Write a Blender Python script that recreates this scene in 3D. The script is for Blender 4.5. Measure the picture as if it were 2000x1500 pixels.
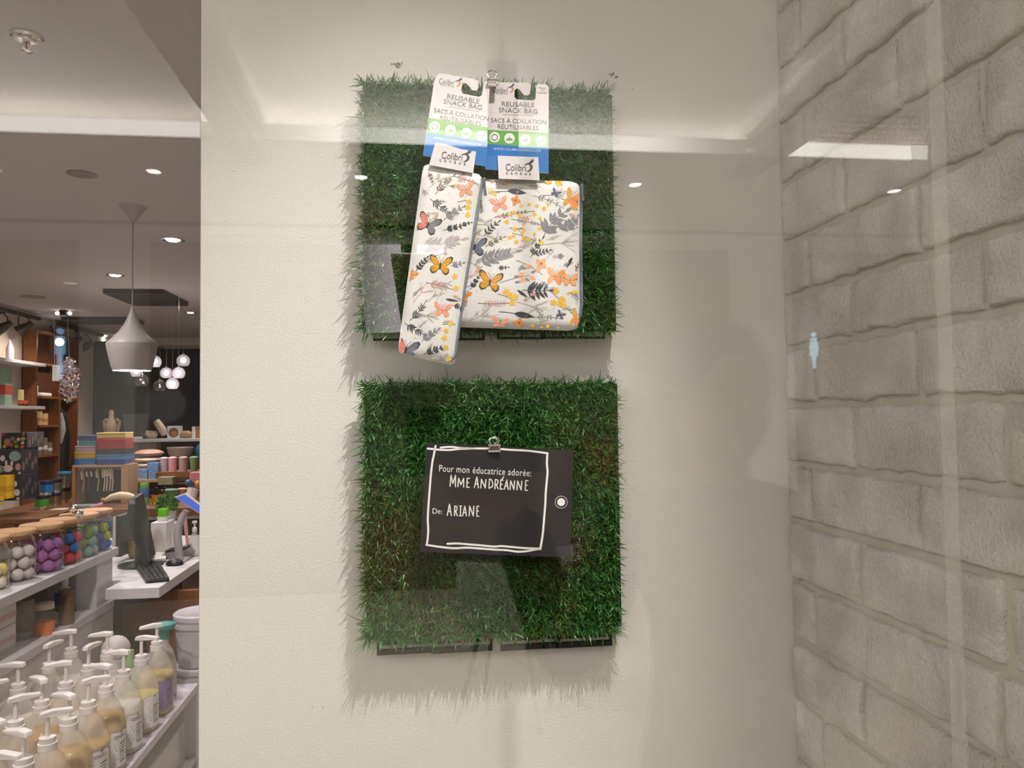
import bpy, bmesh, math, random
import numpy as np
from mathutils import Vector, Matrix, noise
for _o in list(bpy.data.objects): bpy.data.objects.remove(_o)
SC = bpy.context.scene
COL = SC.collection
random.seed(7)
PI = math.pi

# ---------------------------------------------------------------- camera
FPX = 1500.0
YAW, PITCH, ROLL = [math.radians(a) for a in (7.244, 2.333, -0.734)]
CAM = Vector((0, 0, 1.5))
FW = Vector((math.sin(YAW)*math.cos(PITCH), math.cos(YAW)*math.cos(PITCH), math.sin(PITCH)))
_r = Vector((math.cos(YAW), -math.sin(YAW), 0)); _u = _r.cross(FW)
RT = math.cos(ROLL)*_r + math.sin(ROLL)*_u
UP = -math.sin(ROLL)*_r + math.cos(ROLL)*_u
cd = bpy.data.cameras.new('camera'); cam = bpy.data.objects.new('camera', cd); COL.objects.link(cam)
cd.sensor_fit = 'HORIZONTAL'; cd.sensor_width = 36.0; cd.lens = 36.0*FPX/2000.0
cd.clip_start = 0.01; cd.clip_end = 100
cam.matrix_world = Matrix(((RT.x, UP.x, -FW.x, CAM.x), (RT.y, UP.y, -FW.y, CAM.y), (RT.z, UP.z, -FW.z, CAM.z), (0, 0, 0, 1)))
SC.camera = cam

# survey helpers: a sighting direction measured from the camera station, met with a plane of the room
def sight(u, v): return (u-1000)/FPX*RT - (v-750)/FPX*UP + FW
def at(u, v, Y): d = sight(u, v); return CAM + d*(Y/d.y)
def atz(u, v, Z): d = sight(u, v); return CAM + d*((Z-CAM.z)/d.z)
def atx(u, v, X): d = sight(u, v); return CAM + d*(X/d.x)

# ---------------------------------------------------------------- world, lights, exposure
SC.view_settings.view_transform = 'Standard'; SC.view_settings.look = 'None'
SC.view_settings.gamma = 1.0; SC.view_settings.use_curve_mapping = False
SC.view_settings.exposure = 0.0
SC.cycles.transparent_max_bounces = 32
SC.cycles.max_bounces = 10
W = bpy.data.worlds.new('world'); SC.world = W; W.use_nodes = True
W.node_tree.nodes['Background'].inputs[0].default_value = (0.9, 0.93, 1.0, 1)
W.node_tree.nodes['Background'].inputs[1].default_value = 0.40

def light(name, kind, loc, power, color=(1, 0.94, 0.85), target=None, **kw):
    l = bpy.data.lights.new(name, kind); l.energy = power; l.color = color
    for k, val in kw.items(): setattr(l, k, val)
    o = bpy.data.objects.new(name, l); COL.objects.link(o); o.location = loc
    if target is not None:
        o.rotation_euler = (Vector(target)-Vector(loc)).to_track_quat('-Z', 'Y').to_euler()
    return o
# mall ceiling spot lamps in front of the shop window: they throw the grass shadows down the wall
light('mall_spot_key', 'SPOT', (0.40, 0.13, 3.08), 195, (1, 0.965, 0.92), (-0.22, 0.95, 0.94), spot_size=0.60, spot_blend=1.0, shadow_soft_size=0.006)
light('mall_spot_second', 'SPOT', (0.17, 0.10, 3.08), 30, (1, 0.965, 0.92), (-0.18, 0.95, 0.94), spot_size=0.64, spot_blend=1.0, shadow_soft_size=0.006)
# unseen fill panels added under the mall ceiling to light display, bricks and concourse
light('mall_fill_panel', 'AREA', (-2.3, -1.1, 3.08), 66, (1, 0.985, 0.955), (-1.6, -0.5, 0), shape='RECTANGLE', size=2.6, size_y=0.9)
light('mall_fill_panel_far', 'AREA', (0.5, -1.25, 3.08), 20, (1, 0.98, 0.95), (0.5, -2.4, 0), shape='RECTANGLE', size=5.0, size_y=0.5)
# ---------------------------------------------------------------- materials
def lin(c):
    c = c/255.0
    return c/12.92 if c <= 0.04045 else ((c+0.055)/1.055)**2.4
def rgb(r, g, b): return (lin(r), lin(g), lin(b), 1)
MATS = {}
def mat(name, col, rough=0.5, metal=0.0, vary=0.08, scale=30.0, bump=0.0, bscale=200.0, emit=None, estr=0.0, alpha=1.0, spec=0.5, stretch=None):
    if name in MATS: return MATS[name]
    m = bpy.data.materials.new(name); m.use_nodes = True; nt = m.node_tree; N = nt.nodes; L = nt.links
    b = N['Principled BSDF']
    tc = N.new('ShaderNodeTexCoord'); mp = N.new('ShaderNodeMapping'); L.new(tc.outputs['Object'], mp.inputs[0])
    if stretch: mp.inputs['Scale'].default_value = stretch
    nz = N.new('ShaderNodeTexNoise'); nz.inputs['Scale'].default_value = scale; nz.inputs['Detail'].default_value = 4
    L.new(mp.outputs[0], nz.inputs['Vector'])
    cr = N.new('ShaderNodeValToRGB'); L.new(nz.outputs['Fac'], cr.inputs[0])
    cr.color_ramp.elements[0].position = 0.3; cr.color_ramp.elements[1].position = 0.7
    cr.color_ramp.elements[0].color = tuple(x*(1-vary) for x in col[:3])+(1,)
    cr.color_ramp.elements[1].color = tuple(min(1, x*(1+vary)) for x in col[:3])+(1,)
    L.new(cr.outputs[0], b.inputs['Base Color'])
    b.inputs['Roughness'].default_value = rough; b.inputs['Metallic'].default_value = metal
    b.inputs['Specular IOR Level'].default_value = spec
    b.inputs['Alpha'].default_value = alpha
    if bump > 0:
        n2 = N.new('ShaderNodeTexNoise'); n2.inputs['Scale'].default_value = bscale; n2.inputs['Detail'].default_value = 5
        L.new(mp.outputs[0], n2.inputs['Vector'])
        bp = N.new('ShaderNodeBump'); bp.inputs['Strength'].default_value = bump; bp.inputs['Distance'].default_value = 0.002
        L.new(n2.outputs['Fac'], bp.inputs['Height']); L.new(bp.outputs[0], b.inputs['Normal'])
    if emit:
        b.inputs['Emission Color'].default_value = emit; b.inputs['Emission Strength'].default_value = estr
    MATS[name] = m
    return m

def glass_mat(name, r0=0.04, tint=(1, 1, 1, 1), rough=0.0):
    m = bpy.data.materials.new(name); m.use_nodes = True; nt = m.node_tree; N = nt.nodes; L = nt.links
    N.remove(N['Principled BSDF']); out = N['Material Output']
    lw = N.new('ShaderNodeLayerWeight'); lw.inputs[0].default_value = 0.5
    pw = N.new('ShaderNodeMath'); pw.operation = 'POWER'; pw.inputs[1].default_value = 5; L.new(lw.outputs['Facing'], pw.inputs[0])
    ma = N.new('ShaderNodeMath'); ma.operation = 'MULTIPLY_ADD'; ma.inputs[1].default_value = 1-r0; ma.inputs[2].default_value = r0
    L.new(pw.outputs[0], ma.inputs[0])
    tr = N.new('ShaderNodeBsdfTransparent'); tr.inputs[0].default_value = tint
    gl = N.new('ShaderNodeBsdfGlossy'); gl.inputs['Roughness'].default_value = rough; gl.inputs[0].default_value = (1, 1, 1, 1)
    mx = N.new('ShaderNodeMixShader'); L.new(ma.outputs[0], mx.inputs[0]); L.new(tr.outputs[0], mx.inputs[1]); L.new(gl.outputs[0], mx.inputs[2])
    L.new(mx.outputs[0], out.inputs[0])
    MATS[name] = m
    return m

def frost_mat(name, col, alpha):
    "milky translucent plastic: diffuse + translucent + see-through"
    m = bpy.data.materials.new(name); m.use_nodes = True; nt = m.node_tree; N = nt.nodes; L = nt.links
    N.remove(N['Principled BSDF']); out = N['Material Output']
    nz = N.new('ShaderNodeTexNoise'); nz.inputs['Scale'].default_value = 12
    cr = N.new('ShaderNodeValToRGB'); L.new(nz.outputs['Fac'], cr.inputs[0])
    cr.color_ramp.elements[0].color = tuple(x*0.95 for x in col[:3])+(1,); cr.color_ramp.elements[1].color = col
    df = N.new('ShaderNodeBsdfDiffuse'); L.new(cr.outputs[0], df.inputs[0])
    tl = N.new('ShaderNodeBsdfTranslucent'); L.new(cr.outputs[0], tl.inputs[0])
    m1 = N.new('ShaderNodeMixShader'); m1.inputs[0].default_value = 0.4; L.new(df.outputs[0], m1.inputs[1]); L.new(tl.outputs[0], m1.inputs[2])
    gl = N.new('ShaderNodeBsdfGlossy'); gl.inputs['Roughness'].default_value = 0.25
    lw = N.new('ShaderNodeLayerWeight'); lw.inputs[0].default_value = 0.15
    m2 = N.new('ShaderNodeMixShader'); L.new(lw.outputs['Fresnel'], m2.inputs[0]); L.new(m1.outputs[0], m2.inputs[1]); L.new(gl.outputs[0], m2.inputs[2])
    tr = N.new('ShaderNodeBsdfTransparent'); tr.inputs[0].default_value = (1, 0.99, 0.96, 1)
    m3 = N.new('ShaderNodeMixShader'); m3.inputs[0].default_value = alpha; L.new(tr.outputs[0], m3.inputs[1]); L.new(m2.outputs[0], m3.inputs[2])
    L.new(m3.outputs[0], out.inputs[0])
    MATS[name] = m
    return m

def emit_mat(name, col, strength):
    m = bpy.data.materials.new(name); m.use_nodes = True; nt = m.node_tree; N = nt.nodes; L = nt.links
    N.remove(N['Principled BSDF']); e = N.new('ShaderNodeEmission'); e.inputs[0].default_value = col; e.inputs[1].default_value = strength
    L.new(e.outputs[0], N['Material Output'].inputs[0]); MATS[name] = m
    return m

# ---------------------------------------------------------------- mesh builder
class MB:
    def __init__(s): s.v = []; s.f = []; s.m = []; s.mi = 0; s.T = None
    def add(s, vs, fs):
        o = len(s.v)
        if s.T is not None: vs = [s.T @ Vector(p) for p in vs]
        s.v += [tuple(p) for p in vs]; s.f += [tuple(i+o for i in f) for f in fs]; s.m += [s.mi]*len(fs)
        return s
    def box(s, x0, x1, y0, y1, z0, z1):
        x0, x1 = min(x0, x1), max(x0, x1); y0, y1 = min(y0, y1), max(y0, y1); z0, z1 = min(z0, z1), max(z0, z1)
        vs = [(x, y, z) for z in (z0, z1) for y in (y0, y1) for x in (x0, x1)]
        return s.add(vs, [(0, 2, 3, 1), (4, 5, 7, 6), (0, 1, 5, 4), (2, 6, 7, 3), (0, 4, 6, 2), (1, 3, 7, 5)])
    def rbox(s, x0, x1, y0, y1, z0, z1, r):
        "box with chamfered edges"
        cx, cy, cz = (x0+x1)/2, (y0+y1)/2, (z0+z1)/2; hx, hy, hz = abs(x1-x0)/2, abs(y1-y0)/2, abs(z1-z0)/2
        r = min(r, hx*.9, hy*.9, hz*.9)
        bm = bmesh.new(); bmesh.ops.create_cube(bm, size=2)
        for v in bm.verts: v.co = Vector((v.co.x*hx+cx, v.co.y*hy+cy, v.co.z*hz+cz))
        bmesh.ops.bevel(bm, geom=list(bm.edges), offset=r, segments=2, affect='EDGES', profile=0.5)
        bm.verts.index_update(); s.add([tuple(v.co) for v in bm.verts], [[q.index for q in f.verts] for f in bm.faces]); bm.free()
        return s
    def lathe(s, c, prof, n=24, axis='z', cap=True, sq=None):
        vs = []; k = len(prof)
        for i in range(n):
            a = 2*PI*i/n
            for (r, h) in prof:
                x, y = r*math.cos(a), r*math.sin(a)
                if sq:  # rounded-square section
                    e = max(abs(math.cos(a)), abs(math.sin(a))); f_ = (1-sq)+sq*min(1/e, 1.28); x *= f_; y *= f_
                if axis == 'z': vs.append((c[0]+x, c[1]+y, c[2]+h))
                elif axis == 'y': vs.append((c[0]+x, c[1]+h, c[2]+y))
                else: vs.append((c[0]+h, c[1]+x, c[2]+y))
        fs = []
        for i in range(n):
            j = (i+1) % n
            for q in range(k-1): fs.append((i*k+q, j*k+q, j*k+q+1, i*k+q+1))
        if cap:
            if prof[0][0] > 1e-6: fs.append([i*k for i in range(n)][::-1])
            if prof[-1][0] > 1e-6: fs.append([i*k+k-1 for i in range(n)])
        return s.add(vs, fs)
    def tube(s, pts, r, n=8, cap=True):
        pts = [Vector(p) for p in pts]; rs = r if isinstance(r, (list, tuple)) else [r]*len(pts)
        vs = []; prev = None
        for i, p in enumerate(pts):
            d = (pts[min(i+1, len(pts)-1)]-pts[max(i-1, 0)]).normalized()
            if prev is None:
                a = Vector((0, 0, 1)) if abs(d.z) < .9 else Vector((1, 0, 0)); nx = d.cross(a).normalized()
            else:
                nx = (prev-d*prev.dot(d)).normalized()
            prev = nx; ny = d.cross(nx)
            for k in range(n):
                a = 2*PI*k/n; vs.append(p+(nx*math.cos(a)+ny*math.sin(a))*rs[i])
        fs = []
        for i in range(len(pts)-1):
            for k in range(n):
                q = (k+1) % n; fs.append((i*n+k, i*n+q, (i+1)*n+q, (i+1)*n+k))
        if cap: fs.append(list(range(n))[::-1]); fs.append([(len(pts)-1)*n+k for k in range(n)])
        return s.add(vs, fs)
    def sphere(s, c, r, n=12, m=8, sx=1, sy=1, sz=1, z0=-1.0, z1=1.0):
        prof = []
        for i in range(m+1):
            t = -PI/2+PI*i/m; h = math.sin(t)
            if h < z0 or h > z1: continue
            prof.append((max(math.cos(t), 0.0)*r, h*r))
        vs = []; k = len(prof)
        for i in range(n):
            a = 2*PI*i/n
            for (q, h) in prof: vs.append((c[0]+q*math.cos(a)*sx, c[1]+q*math.sin(a)*sy, c[2]+h*sz))
        fs = [(i*k+j, ((i+1) % n)*k+j, ((i+1) % n)*k+j+1, i*k+j+1) for i in range(n) for j in range(k-1)]
        return s.add(vs, fs)
    def prism(s, poly, d):
        "closed polygon of 3-D points swept by vector d"
        d = Vector(d); n = len(poly); p2 = [Vector(p)+d for p in poly]
        return s.add([Vector(p) for p in poly]+p2, [list(range(n))[::-1], [n+i for i in range(n)]]+[(i, (i+1) % n, n+(i+1) % n, n+i) for i in range(n)])
    def poly(s, pts): return s.add(pts, [list(range(len(pts)))])
    def build(s, name, mats, parent=None, smooth=False, bevel=0.0, origin=None, seg=2):
        me = bpy.data.meshes.new(name)
        if parent is not None: org = Vector(ORG[parent.name])
        elif origin is not None: org = Vector(origin)
        else:
            a = np.array(s.v); org = Vector(((a[:, 0].min()+a[:, 0].max())/2, (a[:, 1].min()+a[:, 1].max())/2, a[:, 2].min()))
        me.from_pydata([(p[0]-org.x, p[1]-org.y, p[2]-org.z) for p in s.v], [], s.f)
        if not isinstance(mats, (list, tuple)): mats = [mats]
        for m in mats: me.materials.append(m)
        me.polygons.foreach_set('material_index', [min(i, len(mats)-1) for i in s.m])
        if smooth: me.polygons.foreach_set('use_smooth', [True]*len(me.polygons))
        me.update()
        if smooth:
            try: me.set_sharp_from_angle(angle=math.radians(40))
            except Exception: pass
        o = bpy.data.objects.new(name, me); COL.objects.link(o)
        if parent is not None: o.parent = parent
        else: o.location = org
        ORG[o.name] = tuple(org)
        if bevel > 0:
            b = o.modifiers.new('bevel', 'BEVEL'); b.width = bevel; b.segments = seg; b.limit_method = 'ANGLE'
        return o
ORG = {}
def empty(name, loc, label=None, cat=None, group=None):
    o = bpy.data.objects.new(name, None); COL.objects.link(o); o.location = loc; o.empty_display_size = .02
    ORG[o.name] = tuple(loc)
    if label: tag(o, label, cat, group)
    return o
def tag(o, label, cat, group=None):
    o['label'] = label; o['category'] = cat
    if group: o['group'] = group
    return o
def struct(o, label=None):
    o['kind'] = 'structure'
    if label: o['label'] = label
    return o
def copy_tree(o, loc=None, rz=None, parent=None, label=None):
    c = o.copy(); COL.objects.link(c)
    if parent is not None: c.parent = parent
    if loc is not None: c.location = loc
    if rz is not None: c.rotation_euler = (0, 0, rz)
    if label: c['label'] = label
    ORG[c.name] = tuple(c.location) if parent is None else ORG[parent.name]
    for ch in list(o.children): copy_tree(ch, parent=c)
    return c

# flat print (lettering) laid on a surface: glyph outlines become a thin mesh on that surface
_tc = {}
def glyphs(txt, res=3, space=1.0):
    key = (txt, res, space)
    if key in _tc: return _tc[key]
    cu = bpy.data.curves.new('lettering', 'FONT'); cu.body = txt; cu.resolution_u = res; cu.space_character = space
    o = bpy.data.objects.new('lettering', cu); COL.objects.link(o)
    dg = bpy.context.evaluated_depsgraph_get(); dg.update()
    me = bpy.data.meshes.new_from_object(o.evaluated_get(dg))
    vs = [(p.co.x, p.co.y) for p in me.vertices]; fs = [tuple(p.vertices) for p in me.polygons]
    bpy.data.objects.remove(o); bpy.data.curves.remove(cu); bpy.data.meshes.remove(me)
    xs = [p[0] for p in vs]; ys = [p[1] for p in vs]
    _tc[key] = (vs, fs, min(xs), max(xs), min(ys), max(ys))
    return _tc[key]
def print_text(mb, txt, cu, cv, w, ang, put, h=None, space=1.0, res=3, capfrac=None):
    "text centred at sheet position (cu,cv), w wide, h tall, turned by ang degrees; put(u,v) -> point on the surface"
    vs, fs, x0, x1, y0, y1 = glyphs(txt, res, space)
    k = w/(x1-x0); ky = (h/(y1-y0)) if h else k
    a = math.radians(ang); ca, sa = math.cos(a), math.sin(a); pts = []
    for (x, y) in vs:
        dx = (x-(x0+x1)/2)*k; dy = -(y-(y0+y1)/2)*ky
        pts.append(put(cu+dx*ca-dy*sa, cv+dx*sa+dy*ca))
    mb.add(pts, fs)
def ribbon(mb, pts, w, put):
    "a drawn stroke of width w through sheet points"
    n = len(pts); out = []
    for i in range(n):
        a = pts[max(i-1, 0)]; b = pts[min(i+1, n-1)]; dx, dy = b[0]-a[0], b[1]-a[1]; l = math.hypot(dx, dy) or 1
        ww = w[i] if isinstance(w, (list, tuple)) else w
        out.append(put(pts[i][0]-dy/l*ww/2, pts[i][1]+dx/l*ww/2)); out.append(put(pts[i][0]+dy/l*ww/2, pts[i][1]-dx/l*ww/2))
    mb.add(out, [(2*i, 2*i+1, 2*i+3, 2*i+2) for i in range(n-1)])
def disc(mb, cu, cv, r, put, n=20, r0=0.0):
    if r0 <= 0: mb.poly([put(cu+r*math.cos(2*PI*i/n), cv+r*math.sin(2*PI*i/n)) for i in range(n)])
    else:
        pts = [put(cu+q*math.cos(2*PI*i/n), cv+q*math.sin(2*PI*i/n)) for i in range(n) for q in (r0, r)]
        mb.add(pts, [(2*i, 2*i+1, (2*i+3) % (2*n), (2*i+2) % (2*n)) for i in range(n)])
# ---------------------------------------------------------------- the setting
WALL_Y, BRICK_X, LEFT_X = 0.95, 0.478, -0.253
M_wall = mat('painted_wall', (0.72, 0.69, 0.635, 1), 0.75, vary=0.015, scale=3, bump=0.35, bscale=420)
M_ceil = mat('shop_ceiling_paint', (0.45, 0.41, 0.395, 1), 0.9, vary=0.02, scale=2)
M_mallwhite = mat('mall_white_plaster', (0.82, 0.80, 0.77, 1), 0.9, vary=0.02, scale=2)
M_mortar = mat('mortar', rgb(200, 195, 178), 0.95, vary=0.06, scale=40, bump=0.5, bscale=150)
M_black = mat('black_plastic', rgb(16, 16, 17), 0.45)
M_white = mat('white_laminate', rgb(214, 209, 212), 0.45, vary=0.04, scale=9)
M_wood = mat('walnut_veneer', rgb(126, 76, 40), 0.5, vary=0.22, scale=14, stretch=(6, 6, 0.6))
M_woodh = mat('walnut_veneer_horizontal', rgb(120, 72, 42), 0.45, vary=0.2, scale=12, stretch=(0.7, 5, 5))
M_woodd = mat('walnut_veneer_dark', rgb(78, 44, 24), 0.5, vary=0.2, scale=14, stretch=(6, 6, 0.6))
M_oak = mat('light_oak', rgb(186, 148, 106), 0.5, vary=0.12, scale=22, stretch=(1, 6, 6))
M_steel = mat('chrome', (0.75, 0.74, 0.70, 1), 0.16, metal=1.0, vary=0.02)
M_paper = mat('white_paper', rgb(232, 228, 224), 0.6, vary=0.02)
M_darkgrey = mat('charcoal_panel', rgb(52, 56, 58), 0.55, vary=0.08, scale=4)
M_nearblack = mat('black_wall_and_shadow_gap', rgb(24, 24, 24), 0.6, vary=0.1, scale=4)
M_taupe = mat('taupe_panel', rgb(112, 100, 90), 0.7, vary=0.05, scale=2)
M_tile = mat('concourse_floor_tile', rgb(206, 198, 182), 0.35, vary=0.05, scale=5)

struct(MB().box(-4.3, 5.6, -6.4, 11.2, -0.1, 0.0).build('floor', M_tile))
struct(MB().box(LEFT_X, 0.62, WALL_Y, 1.06, 0.0, 3.0).build('wall_front', M_wall, bevel=0.0015))
wf = bpy.data.objects['wall_front']
# chipped plug holes and specks left on the painted wall
M_scuff = mat('plug_hole_dirt', rgb(86, 80, 72), 0.9, vary=0.2)
for (cu, cv, w, n) in ((776, 127, 11, 26), (1194, 146, 7, 12), (1203, 150, 5, 6)):
    b = MB()
    for k in range(n):
        u, v = cu+random.gauss(0, w*.5), cv+random.gauss(0, w*.32); r = random.uniform(.6, 1.9)
        b.poly([at(u+r*math.cos(a)*random.uniform(.6, 1.3), v+r*math.sin(a)*random.uniform(.6, 1.3), WALL_Y-.0004) for a in [i*PI/3 for i in range(6)]])
    b.build('plug_hole', M_scuff, wf)
for (u, v) in ((457, 334), (1236, 173), (610, 1380), (631, 1381), (690, 673), (1478, 1115)):
    b = MB(); b.poly([at(u+1.2*math.cos(i), v+.9*math.sin(i), WALL_Y-.0004) for i in (0, 1, 2, 3, 4, 5)]); b.build('speck', M_scuff, wf)

# brick return wall on the right: every brick is a piece on the mortar bed
wr = struct(MB().box(BRICK_X+.0045, 0.62, 0.14, WALL_Y+.02, 0.0, 3.0).build('wall_right', M_mortar))
def brick_mat():
    m = bpy.data.materials.new('whitewashed_brick'); m.use_nodes = True; N = m.node_tree.nodes; L = m.node_tree.links
    b = N['Principled BSDF']; b.inputs['Roughness'].default_value = 0.85; b.inputs['Specular IOR Level'].default_value = 0.25
    g = N.new('ShaderNodeNewGeometry')
    n1 = N.new('ShaderNodeTexNoise'); n1.inputs['Scale'].default_value = 9; n1.inputs['Detail'].default_value = 6; L.new(g.outputs['Position'], n1.inputs['Vector'])
    cr = N.new('ShaderNodeValToRGB'); L.new(n1.outputs['Fac'], cr.inputs[0])
    cr.color_ramp.elements[0].position = .32; cr.color_ramp.elements[0].color = rgb(224, 216, 206); cr.color_ramp.elements[1].position = .68; cr.color_ramp.elements[1].color = rgb(240, 235, 228)
    n4 = N.new('ShaderNodeTexNoise'); n4.inputs['Scale'].default_value = 330; n4.inputs['Detail'].default_value = 4; L.new(g.outputs['Position'], n4.inputs['Vector'])
    c4 = N.new('ShaderNodeValToRGB'); L.new(n4.outputs['Fac'], c4.inputs[0]); c4.color_ramp.elements[0].position = .36; c4.color_ramp.elements[0].color = (.91, .90, .88, 1); c4.color_ramp.elements[1].position = .56; c4.color_ramp.elements[1].color = (1, 1, 1, 1)
    mg = N.new('ShaderNodeMix'); mg.data_type = 'RGBA'; mg.blend_type = 'MULTIPLY'; mg.inputs[0].default_value = 1.0; L.new(cr.outputs[0], mg.inputs[6]); L.new(c4.outputs[0], mg.inputs[7])
    L.new(mg.outputs[2], b.inputs['Base Color'])          # fine speckle painted in for the light and dark grain of the relief
    n2 = N.new('ShaderNodeTexNoise'); n2.inputs['Scale'].default_value = 230; n2.inputs['Detail'].default_value = 6; n2.inputs['Roughness'].default_value = .6; L.new(g.outputs['Position'], n2.inputs['Vector'])
    n3 = N.new('ShaderNodeTexNoise'); n3.inputs['Scale'].default_value = 16; L.new(g.outputs['Position'], n3.inputs['Vector'])
    c3 = N.new('ShaderNodeValToRGB'); L.new(n3.outputs['Fac'], c3.inputs[0]); c3.color_ramp.elements[0].position = .34; c3.color_ramp.elements[1].position = .62; c3.color_ramp.elements[0].color = (.5, .5, .5, 1)
    mu = N.new('ShaderNodeMath'); mu.operation = 'MULTIPLY'; L.new(n2.outputs['Fac'], mu.inputs[0]); L.new(c3.outputs[0], mu.inputs[1])
    bp = N.new('ShaderNodeBump'); bp.inputs['Strength'].default_value = 1.0; bp.inputs['Distance'].default_value = .0075
    L.new(mu.outputs[0], bp.inputs['Height']); L.new(bp.outputs[0], b.inputs['Normal'])
    return m
M_brick = brick_mat()
CZ = [0.764, 0.84, 0.915, 0.99, 1.064, 1.138, 1.21, 1.285, 1.3616, 1.434, 1.5096, 1.581, 1.647, 1.718, 1.795, 1.874, 1.945, 2.02, 2.095, 2.17, 2.245]
JOINTS = [(1562, 69), (1648, 78), (1755, 105), (1568, 285), (1649, 392), (1914, 146), (1581, 500), (1661, 570), (1922, 530), (1592, 735), (1793, 705), (1667, 830), (1961, 840),
          (1586, 963), (1799, 1010), (1679, 1105), (1964, 1165), (1592, 1210), (1870, 1290), (1688, 1390), (1960, 1480), (1606, 1455)]
JY = {}
for (u, v) in JOINTS:
    p = atx(u, v, BRICK_X)
    for i in range(len(CZ)-1):
        if CZ[i] <= p.z < CZ[i+1]: JY.setdefault(i, []).append(p.y)
def make_brick(y0, y1, z0, z1, seed):
    ny, nz = max(8, int((y1-y0)/.0075)), 10
    g = .0045
    a0, a1, b0, b1 = y0+g, y1-g, z0+g, z1-g
    proud = random.uniform(.0005, .003); til = random.uniform(-.02, .02)
    inner = lambda p, q, n: [p, p+.0016, p+.004]+[p+.004+(q-p-.008)*k/n for k in range(1, n)]+[q-.004, q-.0016, q]
    ys, zs = inner(a0, a1, ny), inner(b0, b1, nz); ny, nz = len(ys)-1, len(zs)-1
    vs = []; fs = []
    for i in range(ny+1):
        for j in range(nz+1):
            s, t = i/ny, j/nz
            y, z = ys[i], zs[j]
            ey = min(y-a0, a1-y); ez = min(z-b0, b1-z); e = min(ey, ez)
            wob = .0028*noise.noise(Vector((y*38+seed, z*38, 0)))+.0012*noise.noise(Vector((y*120+seed, z*120, 3)))
            fe = math.exp(-e/.003)
            if ey < .005: y += wob*1.2*fe
            if ez < .005: z += wob*1.5*fe
            rnd = .0042*math.exp(-e/.0014)
            rough = .0016*noise.noise(Vector((y*60, z*60, seed)))+.0011*noise.noise(Vector((y*170, z*170, seed+5)))
            x = BRICK_X-proud+rnd+rough+til*(t-.5)*.08
            vs.append((x, y, z))
    w = nz+1
    fs = [(i*w+j, i*w+j+1, (i+1)*w+j+1, (i+1)*w+j) for i in range(ny) for j in range(nz)]
    ring = [i*w for i in range(ny+1)]+[ny*w+j for j in range(1, nz+1)]+[i*w+nz for i in range(ny-1, -1, -1)]+[j for j in range(nz-1, 0, -1)]
    o = len(vs); vs += [(BRICK_X+.012, vs[k][1], vs[k][2]) for k in ring]
    n = len(ring); fs += [(ring[k], ring[(k+1) % n], o+(k+1) % n, o+k) for k in range(n)]
    b = MB(); b.add(vs, fs); b.build('brick', M_brick, wr, smooth=True)
for i in range(len(CZ)-1):
    js = sorted(JY.get(i, []))
    full = [WALL_Y-.004]; last = WALL_Y
    for y in sorted(js, reverse=True):
        if full[-1]-y > .03: full.append(y)
    if not js: full.append(WALL_Y-(.10 if i % 2 else .19))
    while full[-1] > .16: full.append(full[-1]-random.uniform(.19, .22))
    full[-1] = max(full[-1], .14)
    full = [y for y in full if y >= .14]
    for k in range(len(full)-1): make_brick(full[k+1], full[k], CZ[i], CZ[i+1], i*7.3+k*3.1)

# frameless window pane, its polished right-hand edge stops short of the bricks
GY0, GY1, GX1 = 0.400, 0.412, 0.303
M_pane = glass_mat('window_glass', 0.042)
pane = struct(MB().box(-3.9, GX1, GY0, GY1, 0.02, 2.96).build('window_1', M_pane, origin=(0, GY0, 0.02)), 'frameless clear glass shop window with reflections')
M_edge = frost_mat('polished_glass_edge', (0.80, 0.86, 0.84, 1), 0.16)
MB().box(GX1+.0001, GX1+.0007, GY0, GY1, 0.02, 2.96).build('polished_edge', M_edge, pane)
# bulkhead over the window
struct(MB().box(-4.2, 0.62, 0.36, 0.46, 2.96, 3.3).build('trim_1', M_mallwhite))

# the shop behind
SZ = 2.55
struct(MB().box(-4.2, 2.2, 1.06, 11.0, SZ, SZ+.12).build('ceiling', M_ceil))
struct(MB().box(-4.2, 2.2, 0.46, 1.06, 3.0, 3.1).build('ceiling_window', M_mallwhite))
struct(MB().box(-4.2, 2.2, 1.06, 1.16, SZ+.12, 3.1).build('trim_9', M_mallwhite))
M_cream = mat('cream_wall_paint', rgb(206, 192, 176), 0.8, vary=0.02, scale=2)
struct(MB().box(-3.95, -3.80, 0.46, 11.0, 0, SZ).build('wall_left', M_cream))
struct(MB().box(-4.2, 2.2, 10.85, 11.0, 0, SZ).build('wall_rear', M_nearblack))
struct(MB().box(2.05, 2.2, 1.06, 11.0, 0, SZ).build('wall_far_right', M_cream))
# plain pier and dark door-like panel in front of the rear wall
pA, pB = at(150, 700, 9.6), at(174, 700, 9.6)
struct(MB().box(pA.x-.2, pB.x, 9.6, 9.66, 0, SZ).build('trim_2', mat('grey_pier_paint', rgb(178, 168, 172), 0.8, vary=.02)))
pC = at(262, 700, 9.7)
struct(MB().box(pB.x-.1, pC.x, 9.7, 9.76, 0, SZ-.10).build('trim_3', M_darkgrey))
pD, pE = at(295, 660, 10.3), at(420, 674, 10.3)
struct(MB().box(pD.x, pE.x+1, 10.3, 10.85, pE.z, SZ).build('trim_4', mat('rear_soffit_paint', rgb(200, 190, 178), 0.85, vary=.02)))

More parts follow.
